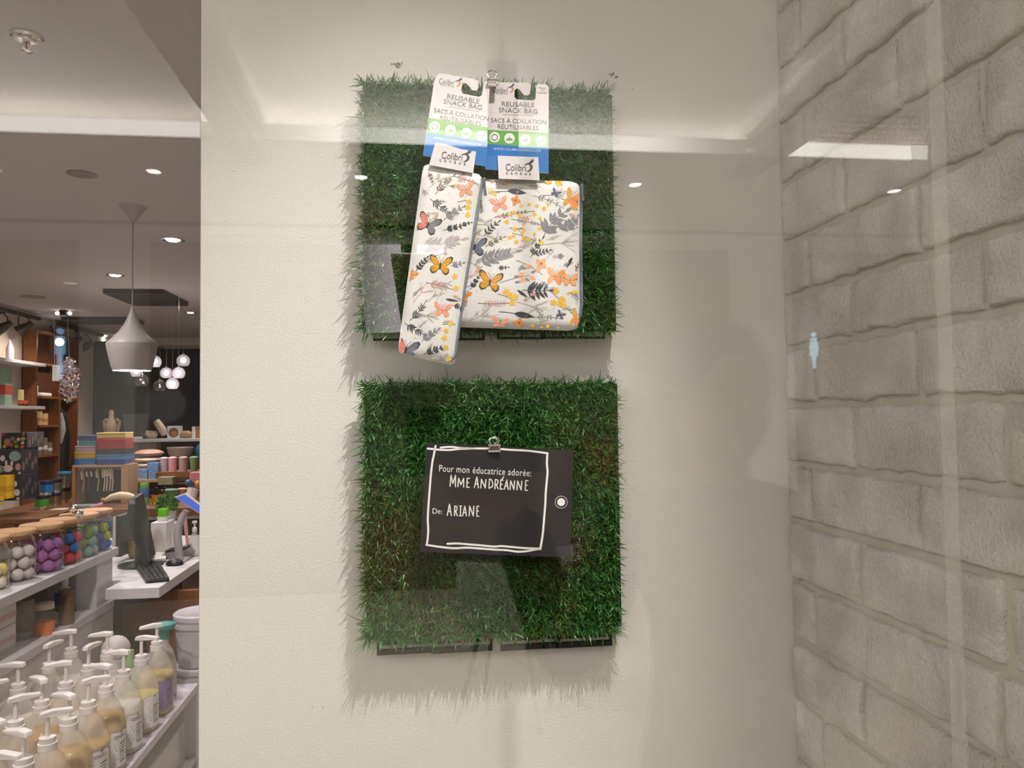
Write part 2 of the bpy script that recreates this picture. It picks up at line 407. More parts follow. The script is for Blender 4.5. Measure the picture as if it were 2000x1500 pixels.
# ---------------------------------------------------------------- the mall concourse that the window mirrors
MZ = 3.1
LIPY = -3.69
ceil2 = MB()
ceil2.box(-4.3, 5.6, -1.55, 0.36, MZ, MZ+.4)                 # band over the shop front
ceil2.box(-4.3, 5.6, -5.62, LIPY-.50, MZ-.005, MZ+.4)        # band towards the far shop fronts
ceil2.box(-4.3, 5.6, LIPY-.50, LIPY, MZ, MZ+.02)             # ledge behind the cove lips
ceil2.box(-4.3, 5.6, LIPY-.50, -1.5, MZ+.22, MZ+.28)         # raised tray ceilings
for (x0, x1) in ((-4.3, -3.6), (-1.09, -.90), (2.10, 2.33), (4.7, 5.6)): ceil2.box(x0, x1, LIPY-.50, -1.55, MZ, MZ+.22)
for (x0, x1) in ((-.90, -.845), (2.05, 2.10)): ceil2.box(x0, x1, LIPY-.50, -1.55, MZ+.05, MZ+.22)
mc = struct(ceil2.build('ceiling_concourse', M_mallwhite))
M_lip = emit_mat('lit_cove_lip', (1.0, 0.95, 0.86, 1), 5.2)
M_lip2 = emit_mat('lit_cove_lip_even', (1.0, 0.95, 0.88, 1), 6.4)
_n = M_lip.node_tree.nodes; _l = M_lip.node_tree.links       # glow painted into the lip, strongest mid-length, fading to both ends
_t = _n.new('ShaderNodeTexCoord'); _s = _n.new('ShaderNodeSeparateXYZ'); _l.new(_t.outputs['Generated'], _s.inputs[0])
_a = _n.new('ShaderNodeMath'); _a.operation = 'SUBTRACT'; _a.inputs[1].default_value = .5; _l.new(_s.outputs[0], _a.inputs[0])
_b = _n.new('ShaderNodeMath'); _b.operation = 'ABSOLUTE'; _l.new(_a.outputs[0], _b.inputs[0])
_m = _n.new('ShaderNodeMapRange'); _m.interpolation_type = 'SMOOTHSTEP'; _m.inputs[1].default_value = .20; _m.inputs[2].default_value = .5; _m.inputs[3].default_value = 7.0; _m.inputs[4].default_value = .9
_l.new(_b.outputs[0], _m.inputs[0]); _l.new(_m.outputs[0], [q for q in _n if q.type == 'EMISSION'][0].inputs[1])
M_led = emit_mat('cove_strip', (1.0, 0.96, 0.90, 1), 880.0)
for (x0, x1, e0, e1) in ((-3.6, -1.09, -3.5, -1.2), (-.845, 2.05, -.835, 2.04), (2.33, 4.7, 2.335, 4.6)):
    lb = MB().box(x0, x1, LIPY-.015, LIPY, MZ, MZ+.098); lb.mi = 1
    lb.box(e0, e1, LIPY, LIPY+.003, MZ+.004, MZ+.095)
    tag(lb.build('cove_light_lip', [M_mallwhite, M_lip if x0 > -1 and x0 < 2 else M_lip2]), 'white glowing cove light lip along mall ceiling tray', 'cove light', 'cove lights of the mall ceiling')
    tag(MB().box(e0+.15, e1-.15, LIPY-.31, LIPY-.285, MZ+.060, MZ+.080).build('cove_strip_lamp', M_led), 'thin strip lamp hidden behind mall ceiling cove lip', 'strip lamp', 'strip lamps in the mall coves')
# slot grille in the right-hand tray
gr = empty('linear_air_grille', (3.4, LIPY+.1, MZ+.20), 'grey slotted air grille set in the mall ceiling tray', 'air grille')
for k in range(8): MB().box(2.4, 4.6, LIPY-.45+k*.09, LIPY-.42+k*.09, MZ+.175, MZ+.20).build('slat', M_taupe, gr)
M_dl = emit_mat('downlight_lens', (1.0, 0.97, 0.93, 1), 16.0)
for (x, y) in ((-1.648, -4.30), (-.341, -4.31), (1.534, -4.32), (3.466, -4.31)):
    r = empty('mall_downlight', (x, y, MZ-.005), 'round white recessed downlight in the mall ceiling soffit', 'downlight', 'downlights of the mall ceiling')
    MB().lathe((x, y, MZ-.010), [(.040, 0), (.040, .004)], 20).build('lens', M_dl, r)
    MB().lathe((x, y, MZ-.012), [(.040, .006), (.047, .0), (.050, .006)], 20, cap=False).build('trim_ring', M_mallwhite, r)
    light('mall_downlight_lamp', 'SPOT', (x, y, MZ-.03), 130, (1, .96, .9), (x, y, 0), spot_size=2.2, spot_blend=.7, shadow_soft_size=.05)
# far shop fronts across the concourse
fac = MB().box(-4.3, 5.6, -6.3, -5.95, 0, MZ+.2)
struct(fac.build('wall_opposite', M_taupe))
cols = MB().box(-2.62, -2.20, -5.95, -5.60, 0, 3.0); struct(cols.build('trim_5', M_mallwhite))
cols = MB().box(2.90, 3.33, -5.95, -5.60, 0, 3.0); struct(cols.build('trim_6', M_mallwhite))
cols = MB().box(-4.3, 5.6, -5.95, -5.60, 3.0, 3.06); struct(cols.build('trim_7', M_mallwhite))
cols = MB().box(-4.3, 5.6, -5.95, -5.60, 3.06, 3.10); struct(cols.build('trim_8', M_nearblack))  # black strip painted in for the shadow gap above the fascia
def mir(u, v, dist): p = at(u, v, dist); return Vector((p.x, .8-p.y, p.z))
M_lit = emit_mat('window_glow', (1.0, 0.86, 0.92, 1), 1.0)
_n = M_lit.node_tree.nodes; _l = M_lit.node_tree.links       # added glowing shapes for the mirrored lit shop window; glow fades leftwards
_t = _n.new('ShaderNodeTexCoord'); _s = _n.new('ShaderNodeSeparateXYZ'); _l.new(_t.outputs['Generated'], _s.inputs[0])
_m = _n.new('ShaderNodeMapRange'); _m.inputs[1].default_value = .0; _m.inputs[2].default_value = .75; _m.inputs[3].default_value = .9; _m.inputs[4].default_value = 5.0
_l.new(_s.outputs[0], _m.inputs[0]); _l.new(_m.outputs[0], [q for q in _n if q.type == 'EMISSION'][0].inputs[1])
M_lit2 = emit_mat('window_glow_soft', (1.0, 0.90, 0.88, 1), 0.8)
DP = 6.70
lp = MB()
for q in ([(735, 446), (868, 450), (868, 496), (762, 494)], [(695, 448), (735, 446), (762, 494), (786, 648), (715, 650), (705, 560)]):
    pts = [mir(u, v, DP) for (u, v) in q]; lp.prism(pts, (0, -.02, 0))
tag(lp.build('window_glow_panel', M_lit), 'bright white angular glow panel standing for a lit shop window', 'glow panel')
tag(MB().prism([mir(u, v, DP) for (u, v) in ((985, 447), (1120, 452), (1090, 560), (955, 556))], (0, -.02, 0)).build('soft_glow_panel', M_lit2), 'soft white tilted glow panel added on the far shop front', 'glow panel')  # added glow shape for a paler bright patch of the mirrored front
tag(MB().prism([mir(u, v, DP-.015) for (u, v) in ((783, 455), (814, 456), (814, 494), (783, 493))], (0, .004, 0)).build('dark_display_card', M_taupe), 'small taupe square card on the bright angular glow panel', 'card')
M_blue = emit_mat('blue_pictogram', (0.30, 0.66, 1.0, 1), 3.6)
M_blue2 = emit_mat('pale_blue_pictogram', (0.52, 0.80, 1.0, 1), 4.5)
def pictogram(c, h, name, label, m, dress):
    b = MB(); s = h/10.0
    b.lathe((c.x, c.y, c.z+4.3*s), [(.62*s, 0), (.62*s, .02)], 14, axis='y')
    if dress: body = [(-.7, 3.4), (.7, 3.4), (1.3, .2), (1.0, .1), (.95, -1.6), (.45, -1.6), (.2, -5), (-.2, -5), (-.45, -1.6), (-.95, -1.6), (-1.0, .1), (-1.3, .2)]
    else: body = [(-.65, 3.4), (.65, 3.4), (.88, 2.9), (.88, -.2), (.6, -.2), (.56, 2.2), (.48, 2.2), (.42, -5), (-.42, -5), (-.48, 2.2), (-.56, 2.2), (-.6, -.2), (-.88, -.2), (-.88, 2.9)]
    b.prism([(c.x+x*s, c.y, c.z+z*s) for (x, z) in body], (0, .02, 0))
    tag(b.build(name, m), label, 'pictogram')
p = mir(117, 690, DP); pictogram(p, .42, 'restroom_man_pictogram', 'glowing light blue man pictogram on the far shop front', M_blue, False)
p = mir(1590, 684, DP); pictogram(p, .34, 'restroom_woman_pictogram', 'glowing pale blue woman pictogram on the far shop front', M_blue2, True)
# hanging blade sign under the tray
p0, p1 = mir(952, 116, 3.3), mir(1014, 300, 3.3)
hs = empty('hanging_blade_sign', (p0.x, p0.y, p1.z), 'narrow taupe blade sign hanging from the mall ceiling', 'sign')
MB().box(p0.x, p1.x, p0.y-.03, p0.y, p1.z, p0.z).build('panel', mat('blade_sign_paint', rgb(70, 64, 58), .8), hs)
MB().tube([((p0.x+p1.x)/2, p0.y-.015, p0.z), ((p0.x+p1.x)/2, p0.y-.015, MZ+.22)], .006).build('hanger_rod', M_steel, hs)
# ---------------------------------------------------------------- artificial grass tiles
def grass_mat():
    m = bpy.data.materials.new('artificial_grass'); m.use_nodes = True; N = m.node_tree.nodes; L = m.node_tree.links
    b = N['Principled BSDF']; out = N['Material Output']
    at_ = N.new('ShaderNodeAttribute'); at_.attribute_name = 'tint'
    L.new(at_.outputs['Color'], b.inputs['Base Color'])
    b.inputs['Roughness'].default_value = .32; b.inputs['Specular IOR Level'].default_value = .5
    tl = N.new('ShaderNodeBsdfTranslucent'); L.new(at_.outputs['Color'], tl.inputs[0])
    mx = N.new('ShaderNodeMixShader'); mx.inputs[0].default_value = .25; L.new(b.outputs[0], mx.inputs[1]); L.new(tl.outputs[0], mx.inputs[2]); L.new(mx.outputs[0], out.inputs[0])
    return m
M_grass = grass_mat()
M_back = mat('grass_backing', rgb(22, 34, 16), .9)
TX0, TX1 = -.060, .243
def grass_blades(x0, x1, z0, z1, yb, n, seed, brown):
    rs = np.random.RandomState(seed)
    # tufts in a jittered grid
    px = rs.uniform(x0, x1, n); pz = rs.uniform(z0, z1, n)
    ne = int(n*.03)                                   # a rim that bristles outwards
    k = rs.randint(0, 4, ne)
    px[:ne] = np.where(k == 0, x0+rs.uniform(0, .004, ne), np.where(k == 1, x1-rs.uniform(0, .004, ne), px[:ne]))
    pz[:ne] = np.where(k == 2, z0+rs.uniform(0, .004, ne), np.where(k == 3, z1-rs.uniform(0, .004, ne), pz[:ne]))
    az = rs.uniform(0, 2*np.pi, n)
    lean = np.abs(rs.normal(.95, .5, n))
    dx = np.cos(az)*lean; dz = np.sin(az)*lean
    ed = np.minimum.reduce([px-x0, x1-px, pz-z0, z1-pz])
    outw = np.exp(-np.maximum(ed, 0)/.006)*rs.uniform(-.4, .75, n)
    outw = np.where(rs.rand(n) < .04, outw*1.6, outw)
    outw = np.maximum(outw, 0)
    nx = np.where((px-x0) < .008, -1., np.where((x1-px) < .008, 1., 0)); nz = np.where((pz-z0) < .008, -1., np.where((z1-pz) < .008, 1., 0))
    dx = dx*(1-.65*np.minimum(outw, 1))+nx*outw*1.0; dz = dz*(1-.65*np.minimum(outw, 1))+nz*outw*1.0
    ln = rs.uniform(.009, .0175, n); ln[:ne] = rs.uniform(.011, .024, ne)
    d = np.stack([dx, -np.ones(n), dz], 1); d /= np.linalg.norm(d, axis=1)[:, None]
    side = np.cross(d, rs.normal(size=(n, 3))); side /= np.linalg.norm(side, axis=1)[:, None]
    bend = np.cross(d, side)*rs.normal(0, .30, n)[:, None]; bend[:, 2] -= .12; bend[:, 1] += .10
    root = np.stack([px, np.full(n, yb), pz], 1)
    w = rs.uniform(.00038, .0007, n)[:, None]
    V = np.zeros((n, 7, 3))
    for q, t in enumerate((0, .4, .75)):
        c = root+d*(ln*t)[:, None]+bend*(ln*t*t)[:, None]
        ww = w*(1, 1, .8)[q]
        V[:, 2*q] = c-side*ww; V[:, 2*q+1] = c+side*ww
    V[:, 6] = root+d*ln[:, None]+bend*ln[:, None]
    base = np.arange(n)[:, None]*7
    Q = np.concatenate([base+np.array([[0, 1, 3, 2]]), base+np.array([[2, 3, 5, 4]])], 0)
    T = base+np.array([[4, 5, 6]])
    # colours of the yarn: mostly deep green, some bright as painted-in highlights, patches of olive-brown thatch
    pat = np.array([noise.noise(Vector((a*9+seed, c*9, 1.7)))+.5*noise.noise(Vector((a*26, c*26+seed, 4.))) for a, c in zip(px, pz)])
    br = np.clip(brown(px, pz)+pat*.7, 0, 1)
    g = np.array([lin(58), lin(112), lin(44)]); g2 = np.array([lin(104), lin(158), lin(84)]); g3 = np.array([lin(34), lin(80), lin(30)]); o = np.array([lin(104), lin(100), lin(46)])
    r1 = rs.rand(n)[:, None]; col = np.where(r1 < .30, g3, np.where(r1 < .82, g, g2))
    pick = (rs.rand(n) < br)[:, None]; col = np.where(pick, o*rs.uniform(.6, 1.15, n)[:, None], col)
    col *= rs.uniform(.95, 1.6, n)[:, None]
    return V, Q, T, col
def grass_tile(name, z0, z1, seed, n, brown, label):
    yb = WALL_Y-.024
    root = empty(name, ((TX0+TX1)/2, WALL_Y, z0), label, 'grass tile')
    MB().box(TX0+.002, TX1-.002, yb, yb+.004, z0+.002, z1-.002).build('turf_backing', M_back, root)
    V, Q, T, col = grass_blades(TX0, TX1, z0, z1, yb+.001, n, seed, brown)
    org = np.array(ORG[root.name]); me = bpy.data.meshes.new('grass_blades')
    me.from_pydata((V.reshape(-1, 3)-org).tolist(), [], Q.tolist()+T.tolist())
    a = me.color_attributes.new('tint', 'FLOAT_COLOR', 'POINT')
    c4 = np.ones((n, 7, 4)); c4[:, :, :3] = col[:, None, :]
    a.data.foreach_set('color', c4.ravel()); me.materials.append(M_grass)
    o = bpy.data.objects.new('grass_blades', me); COL.objects.link(o); o.parent = root; o['kind'] = 'stuff'
    # black plastic lattice under the turf
    b = MB()
    y0, y1 = yb+.004, WALL_Y-.0005
    for i in range(9):
        x = TX0+.004+(TX1-TX0-.008+.006)*i/8; b.box(x-.002, x+.002, y0, y1-.004, z0+.003, z1-.003)
        z = z0+.004+(z1-z0-.008)*i/8; b.box(TX0+.002, TX1+.007, y0+.001, y1-.005, z-.002, z+.002)
    for i in (1, 4, 7):
        for j in (1, 4, 7):
            x = TX0+(TX1-TX0)*i/8; z = z0+(z1-z0)*j/8; b.box(x-.006, x+.006, y0, y1, z-.006, z+.006)
    b.box(TX1-.002, TX1+.007, y0, y1-.004, z0+.004, z1-.004)
    b.build('lattice_base', M_black, root)
    return root, y0
def tabs(root, Y, rows):
    "locking tabs of the lattice that stick out below the turf: open rectangular loops"
    for (u0, u1, v0, v1, slots) in rows:
        b = MB()
        def seg(a0, a1, c0, c1):
            p, q = at(a0, c0, Y), at(a1, c1, Y); b.box(p.x, q.x, Y, Y+.007, p.z, q.z)
        seg(u0, u1, v1-4, v1); seg(u0, u1, v0, v0+4)
        seg(u0, u0+4, v0, v1); seg(u1-4, u1, v0, v1)
        for s in slots: seg(s, s+3, v0, v1)
        for k in range(len(slots)-1):
            if slots[k+1]-slots[k] > 45: pass
        b.build('locking_tab', M_black, root)
t1, ty = grass_tile('grass_tile', 1.602, 1.905, 3, 38000, lambda x, z: np.full_like(x, .02), 'upper green artificial grass tile with snack bags clipped to it')
tabs(t1, ty+.004, [(728, 838, 640, 665, (778,)), (838, 946, 640, 664, (893, 900)), (972, 1062, 638, 662, (1018,)), (1062, 1182, 638, 661, (1094, 1136))])
def br2(x, z):
    g = lambda cx, cz, sx, sz, a: a*np.exp(-((x-cx)/sx)**2-((z-cz)/sz)**2)
    return .03+g(-.035, 1.36, .05, .06, .75)+g(.02, 1.31, .05, .05, .7)+g(-.03, 1.28, .06, .04, .4)+g(.225, 1.44, .02, .03, .6)+g(.19, 1.34, .03, .02, .55)
t2, ty2 = grass_tile('grass_tile', 1.237, 1.540, 11, 38000, br2, 'lower green artificial grass tile with the black note card clipped on')
tabs(t2, ty2+.004, [(736, 842, 1252, 1275, (790,)), (842, 962, 1248, 1271, (866, 905)), (978, 1090, 1243, 1266, (1030, 1060)), (1090, 1196, 1239, 1261, (1146,))])

# ---------------------------------------------------------------- binder clips
def binder_clip(cu, cv, Y, hw, hh, label):
    "steel binder clip seen from the front; cu,cv = middle of the jaw"
    c = at(cu, cv, Y); k = Y/FPX; w, h = hw*k, hh*k
    r = empty('binder_clip', (c.x, c.y, c.z-h), label, 'binder clip', None)
    b = MB()
    b.box(c.x-w, c.x+w, c.y-.0012, c.y, c.z-h, c.z+h)
    b.box(c.x-w, c.x+w, c.y+.011, c.y+.0122, c.z-h*.2, c.z+h)
    b.prism([(c.x-w, c.y-.0012, c.z+h), (c.x-w, c.y+.0122, c.z+h), (c.x-w, c.y+.0122, c.z+h+.0008), (c.x-w, c.y-.0012, c.z+h+.0008)], (2*w, 0, 0))
    b.build('jaw', M_steel, r, bevel=.0003)
    for sgn in (1, -1):
        MB().tube([(c.x-w, c.y-.0015, c.z-sgn*h), (c.x+w, c.y-.0015, c.z-sgn*h)], .0011, 8).build('hinge_roll', M_steel, r)
    def wire(y, top, wid, ang):
        pts = [(-.42*wid, -.9*h), (-.50*wid, -.2*h), (-.40*wid, .6*h), (-.30*wid, 1.4*h), (-.44*wid, 1.4*h+(top-1.4*h)*.45), (-.36*wid, 1.4*h+(top-1.4*h)*.82), (0, top)]
        pts = pts+[(-a, z) for (a, z) in pts[-2::-1]]
        return MB().tube([(c.x+a, y-z*ang, c.z+z) for (a, z) in pts], .00075, 6)
    wire(c.y-.003, h*3.6, 2*w*.9, .04).build('wire_handle', M_steel, r, smooth=True)
    wire(c.y+.013, h*3.2, 2*w*.8, -.05).build('wire_handle', M_steel, r, smooth=True)
    return r

# ---------------------------------------------------------------- the note card
CARD_Y = .893
CQ = [(833, 864), (1120, 880), (1114, 1089), (820, 1078)]
def card_put(off): return lambda u, v: at(u, v, CARD_Y-off-(.004*(v-865)/220.0))
M_card = mat('black_card', rgb(40, 37, 38), .42, vary=.05, scale=12)
M_chalk = mat('white_print', rgb(240, 236, 230), .55, vary=.01)
cp = card_put(0); pts = [cp(*q) for q in CQ]
card = empty('note_card', pts[3], 'black note card with white handwritten frame clipped to grass tile', 'card')
MB().prism(pts, (0, .0006, 0)).build('card_sheet', M_card, card)
z_ = lambda x, y: (820+.17335*x, 840+.17335*y)
inkp = card_put(.0003); b = MB()
strokes = [([(177, 178), (160, 270), (140, 360), (122, 520), (110, 680), (96, 860), (88, 1010), (96, 1120), (88, 1230), (78, 1295)], 3.9),
           ([(72, 1293), (220, 1316), (390, 1334), (520, 1322), (700, 1336), (860, 1348), (980, 1352), (1100, 1372), (1200, 1366), (1290, 1348), (1360, 1335)], 3.9),
           ([(312, 1281), (420, 1276), (520, 1285), (700, 1300), (840, 1315), (920, 1305), (1040, 1318), (1200, 1332), (1360, 1335)], 3.9),
           ([(1357, 1342), (1385, 1180), (1400, 1000), (1415, 820), (1418, 700), (1436, 520), (1440, 460), (1430, 380), (1437, 262)], 4.0),
           ([(1441, 262), (1330, 246), (1200, 230), (1000, 222), (860, 208), (640, 206), (430, 212), (340, 226), (220, 222), (88, 208)], 3.8),
           ([(235, 197), (330, 188), (400, 192), (460, 205), (640, 207)], 3.6)]
for (pl, w) in strokes:
    fine = []
    for i in range(len(pl)-1):
        for t in range(4): fine.append((pl[i][0]+(pl[i+1][0]-pl[i][0])*t/4, pl[i][1]+(pl[i+1][1]-pl[i][1])*t/4))
    fine.append(pl[-1])
    for _ in range(2): fine = [fine[0]]+[((fine[i-1][0]+2*fine[i][0]+fine[i+1][0])/4, (fine[i-1][1]+2*fine[i][1]+fine[i+1][1])/4) for i in range(1, len(fine)-1)]+[fine[-1]]
    ribbon(b, [z_(*q) for q in fine], w, inkp)
    for e in (fine[0], fine[-1]): disc(b, *z_(*e), w/2, card_put(.00045), 10)
cu, cv = z_(1593, 812); disc(b, cu, cv, 7.7, inkp, 24); disc(b, cu, cv, 12.2, inkp, 32, 11.4)
b.build('drawn_frame', M_chalk, card)
b = MB(); k = .17335
print_text(b, 'Pour mon éducatrice adorée:', *z_(737, 457), 1040*k, 3.0, inkp, h=13.4, space=1.08)
b.build('printed_words', M_chalk, card); b = MB()
print_text(b, 'De:', *z_(197, 913), 108*k, 2.0, inkp, h=10.5)
b.build('printed_words', M_chalk, card)
# tall condensed hand-lettered capitals drawn as strokes
HAND = {'A': [[(0, 0), (.5, 1), (1, 0)], [(.2, .35), (.8, .35)]], 'M': [[(0, 0), (.08, 1), (.5, .25), (.92, 1), (1, 0)]], 'E': [[(.9, 1), (.05, 1), (.05, 0), (.95, 0)], [(.05, .52), (.7, .52)]],
        'N': [[(0, 0), (.04, 1), (.95, .02), (1, 1)]], 'D': [[(.05, 0), (.05, 1), (.6, .9), (.95, .55), (.85, .2), (.05, 0)]], 'R': [[(.05, 0), (.05, 1), (.7, .95), (.85, .72), (.6, .5), (.08, .46)], [(.35, .48), (.95, 0)]],
        'I': [[(.1, 1), (.9, 1)], [(.5, 1), (.5, 0)], [(.1, 0), (.9, 0)]], "'": [[(.2, 0), (.9, 1)]]}
def hand(mb, letters, base, ang, put):
    "letters: (char, x, width, height) along a baseline; sheet units"
    a = math.radians(ang); ca, sa = math.cos(a), math.sin(a)
    for (ch, x, w, h, dy) in letters:
        for st in HAND[ch]:
            pl = []
            for (px, py) in st:
                dx, dz = x+px*w, -(py*h+dy); pl.append((base[0]+dx*ca-dz*sa, base[1]+dx*sa+dz*ca))
            for i in range(len(pl)-1): ribbon(mb, pl[i:i+2], 2.1, put)
            for e in pl: disc(mb, e[0], e[1], 1.05, card_put(.00042), 8)
b = MB()
x0, y0 = z_(340, 634)
L1 = [('M', 0, 10.5, 22, 0), ('M', 15.2, 11.5, 17, 0), ('E', 32.4, 5.5, 17.5, 0), ('A', 47.5, 8, 21, 0), ('N', 60.2, 9.2, 17, 0), ('D', 75.8, 8, 18.5, 0), ('R', 87.4, 7, 18, 0), ('E', 98, 5.2, 17.5, 0), ("'", 100, 4, 4.5, 19.5), ('A', 106.2, 7.5, 18, 0), ('N', 117.4, 8, 17, 0), ('N', 131, 8.5, 17.5, 0), ('E', 146.8, 5.2, 19, 0)]
hand(b, L1, (x0, y0), 3.0, inkp)
x0, y0 = z_(308, 962)
L2 = [('A', 0, 8, 22, 0), ('R', 14, 6, 19, 0), ('I', 23.2, 5, 19, 0), ('A', 30.2, 7.6, 19, 0), ('N', 43, 8.5, 19.5, 0), ('E', 57.6, 4.6, 19.5, 0)]
hand(b, L2, (x0, y0), 1.5, inkp)
b.build('hand_lettering', M_chalk, card)
binder_clip(965.5, 875.5, CARD_Y-.002, 12.0, 6.2, 'small steel binder clip gripping the black note card')

# ---------------------------------------------------------------- snack bags with their header cards
INK = {'slate': rgb(62, 66, 70), 'grey': rgb(132, 132, 136), 'pale': rgb(178, 174, 174), 'sage': rgb(176, 170, 146), 'brown': rgb(120, 102, 84), 'pink': rgb(228, 156, 132), 'rose': rgb(206, 160, 150),
       'orange': rgb(226, 140, 62), 'gold': rgb(222, 158, 40), 'yellow': rgb(240, 190, 72), 'steel': rgb(110, 118, 132), 'coral': rgb(226, 128, 104), 'dark': rgb(38, 38, 42), 'peach': rgb(240, 170, 110)}
INKN = list(INK)
M_ink = [mat('print_'+k, INK[k], .8, vary=.10, scale=220) for k in INKN]
M_cloth = mat('cotton_canvas', rgb(226, 223, 218), .85, vary=.02, scale=50, bump=.25, bscale=1400)
M_zip = mat('grey_zipper_tape', rgb(126, 132, 142), .7, vary=.1, scale=300, bump=.4, bscale=900)
M_label = mat('white_woven_label', rgb(222, 216, 216), .7, vary=.02, bump=.2, bscale=1500)
def clip_poly(pts, quad):
    "keep a printed shape inside the cut edge of the cloth"
    for i in range(len(quad)):
        (ax, ay), (bx, by) = quad[i], quad[(i+1) % len(quad)]
        side = lambda p: (bx-ax)*(p[1]-ay)-(by-ay)*(p[0]-ax)
        out = []
        for k in range(len(pts)):
            p, q = pts[k], pts[(k+1) % len(pts)]; sp, sq = side(p), side(q)
            if sp >= 0: out.append(p)
            if (sp >= 0) != (sq >= 0): t = sp/(sp-sq); out.append((p[0]+(q[0]-p[0])*t, p[1]+(q[1]-p[1])*t))
        pts = out
        if len(pts) < 3: return []
    return pts
class Art:
    def __init__(s, put, quad): s.b = MB(); s.put = put; s.quad = quad
    def ink(s, c): s.b.mi = INKN.index(c)
    def P(s, pts, lay=2):
        pts = clip_poly(pts, s.quad)
        if len(pts) > 2: s.b.poly([s.put(u, v, .00018+.00003*lay) for (u, v) in pts])
    def leaf(s, x, y, l, w, a, c, lay=2):
        s.ink(c); a = math.radians(a); pts = []
        for t in (0, .2, .45, .75, 1, .75, .45, .2): pass
        up = [(t, math.sin(PI*t**.8)) for t in (0, .18, .4, .65, .85, 1)]
        ring = [(t*l, h*w/2) for (t, h) in up]+[(t*l, -h*w/2) for (t, h) in up[-2:0:-1]]
        s.P([(x+p*math.cos(a)-q*math.sin(a), y+p*math.sin(a)+q*math.cos(a)) for (p, q) in ring], lay)
    def stem(s, pts, w, c, lay=1):
        s.ink(c)
        for i in range(len(pts)-1):
            (x0, y0), (x1, y1) = pts[i], pts[i+1]; l = math.hypot(x1-x0, y1-y0) or 1; a, b_ = -(y1-y0)/l*w/2, (x1-x0)/l*w/2
            s.P([(x0+a, y0+b_), (x1+a, y1+b_), (x1-a, y1-b_), (x0-a, y0-b_)], lay)
    def curve(s, x, y, l, a, bend, n=8):
        a = math.radians(a); out = []
        for i in range(n+1):
            out.append((x, y)); x += math.cos(a)*l/n; y += math.sin(a)*l/n; a += math.radians(bend)/n
        return out
    def sprig(s, x, y, l, a, bend, n, ll, lw, c, sc=None, tip=True, spread=48):
        pts = s.curve(x, y, l, a, bend, 10); s.stem(pts, 1.1, sc or c)
        for i in range(n):
            k = 2+i*8.0/n; p = pts[min(int(k), 9)]; q = pts[min(int(k)+1, 10)]; d = math.degrees(math.atan2(q[1]-p[1], q[0]-p[0]))
            f = 1-.35*i/n
            for sg in (1, -1): s.leaf(p[0], p[1], ll*f*random.uniform(.85, 1.1), lw*f, d+sg*spread+random.uniform(-8, 8), c)
        if tip: d = math.degrees(math.atan2(pts[-1][1]-pts[-2][1], pts[-1][0]-pts[-2][0])); s.leaf(pts[-1][0], pts[-1][1], ll*.7, lw*.7, d, c)
    def wisp(s, x, y, l, a, c, n=11, spread=60):
        s.stem(s.curve(x, y, l*.5, a, 10), .9, c); e = s.curve(x, y, l*.5, a, 10)[-1]
        for i in range(n): s.stem(s.curve(e[0], e[1], l*random.uniform(.3, .55), a+random.uniform(-spread, spread)*.7, random.uniform(-25, 25), 4), .55, c)
    def flower(s, x, y, r, c, cc='brown', n=5, a0=0):
        for i in range(n): s.leaf(x, y, r*random.uniform(.9, 1.1), r*.72, a0+i*360/n, c, 3)
        s.ink(cc); s.P([(x+r*.2*math.cos(t), y+r*.2*math.sin(t)) for t in [k*PI/3 for k in range(6)]], 4)
    def twig(s, x, y, l, a, bend, c, n=5):
        pts = s.curve(x, y, l, a, bend, 10); s.stem(pts, .9, 'brown')
        for i in range(n): p = pts[2+int(i*8/n)]; s.flower(p[0]+random.uniform(-6, 6), p[1]+random.uniform(-6, 6), random.uniform(3.2, 5.2), c, 'gold', 5, random.uniform(0, 70))
    def butterfly(s, x, y, sz, a, c, c2=None, edge='dark', fold=1.0):
        sz *= .72; c2 = c2 or c; A = math.radians(a); R_ = lambda p, q: (x+p*math.cos(A)-q*math.sin(A), y+p*math.sin(A)+q*math.cos(A))
        fw = [(0, 0), (.12, -.22), (.34, -.50), (.60, -.62), (.72, -.52), (.66, -.26), (.40, -.03)]
        hw = [(0, .02), (.36, .02), (.56, .16), (.58, .38), (.42, .54), (.22, .46), (.06, .22)]
        for sg in (1, -1):
            for (w, col) in ((fw, c if sg > 0 else c2), (hw, c if sg > 0 else c2)):
                f_ = fold if sg < 0 else 1.0
                s.ink(edge); s.P([R_(sg*f_*p*sz*1.07, q*sz*1.07) for (p, q) in w], 4)
                s.ink(col); s.P([R_(sg*f_*(p*.93+.02)*sz, q*.93*sz) for (p, q) in w], 5)
                if edge == 'dark':
                    s.ink('dark'); cx = sum(p for p, q in w)/7; cy = sum(q for p, q in w)/7
                    for (p, q) in w[2:6]:
                        mx, my = cx+(p-cx)*.62, cy+(q-cy)*.62
                        s.P([R_(sg*f_*(mx+.035*math.cos(t))*sz, (my+.035*math.sin(t))*sz) for t in (0, 1.3, 2.6, 3.9, 5.2)], 6)
                    s.stem([R_(sg*f_*.05*sz, 0), R_(sg*f_*cx*1.2*sz, cy*1.2*sz)], .5, 'dark', 6)
        s.ink('dark' if edge == 'dark' else 'coral'); s.P([R_(p*sz, q*sz) for (p, q) in ((0, -.22), (.05, -.1), (.05, .16), (0, .32), (-.05, .16), (-.05, -.1))], 6)
        for sg in (1, -1): s.stem([R_(0, -.2*sz), R_(sg*.1*sz, -.42*sz), R_(sg*.22*sz, -.56*sz)], .6, 'slate')
    def build(s, parent): s.b.build('fabric_print', M_ink, parent)

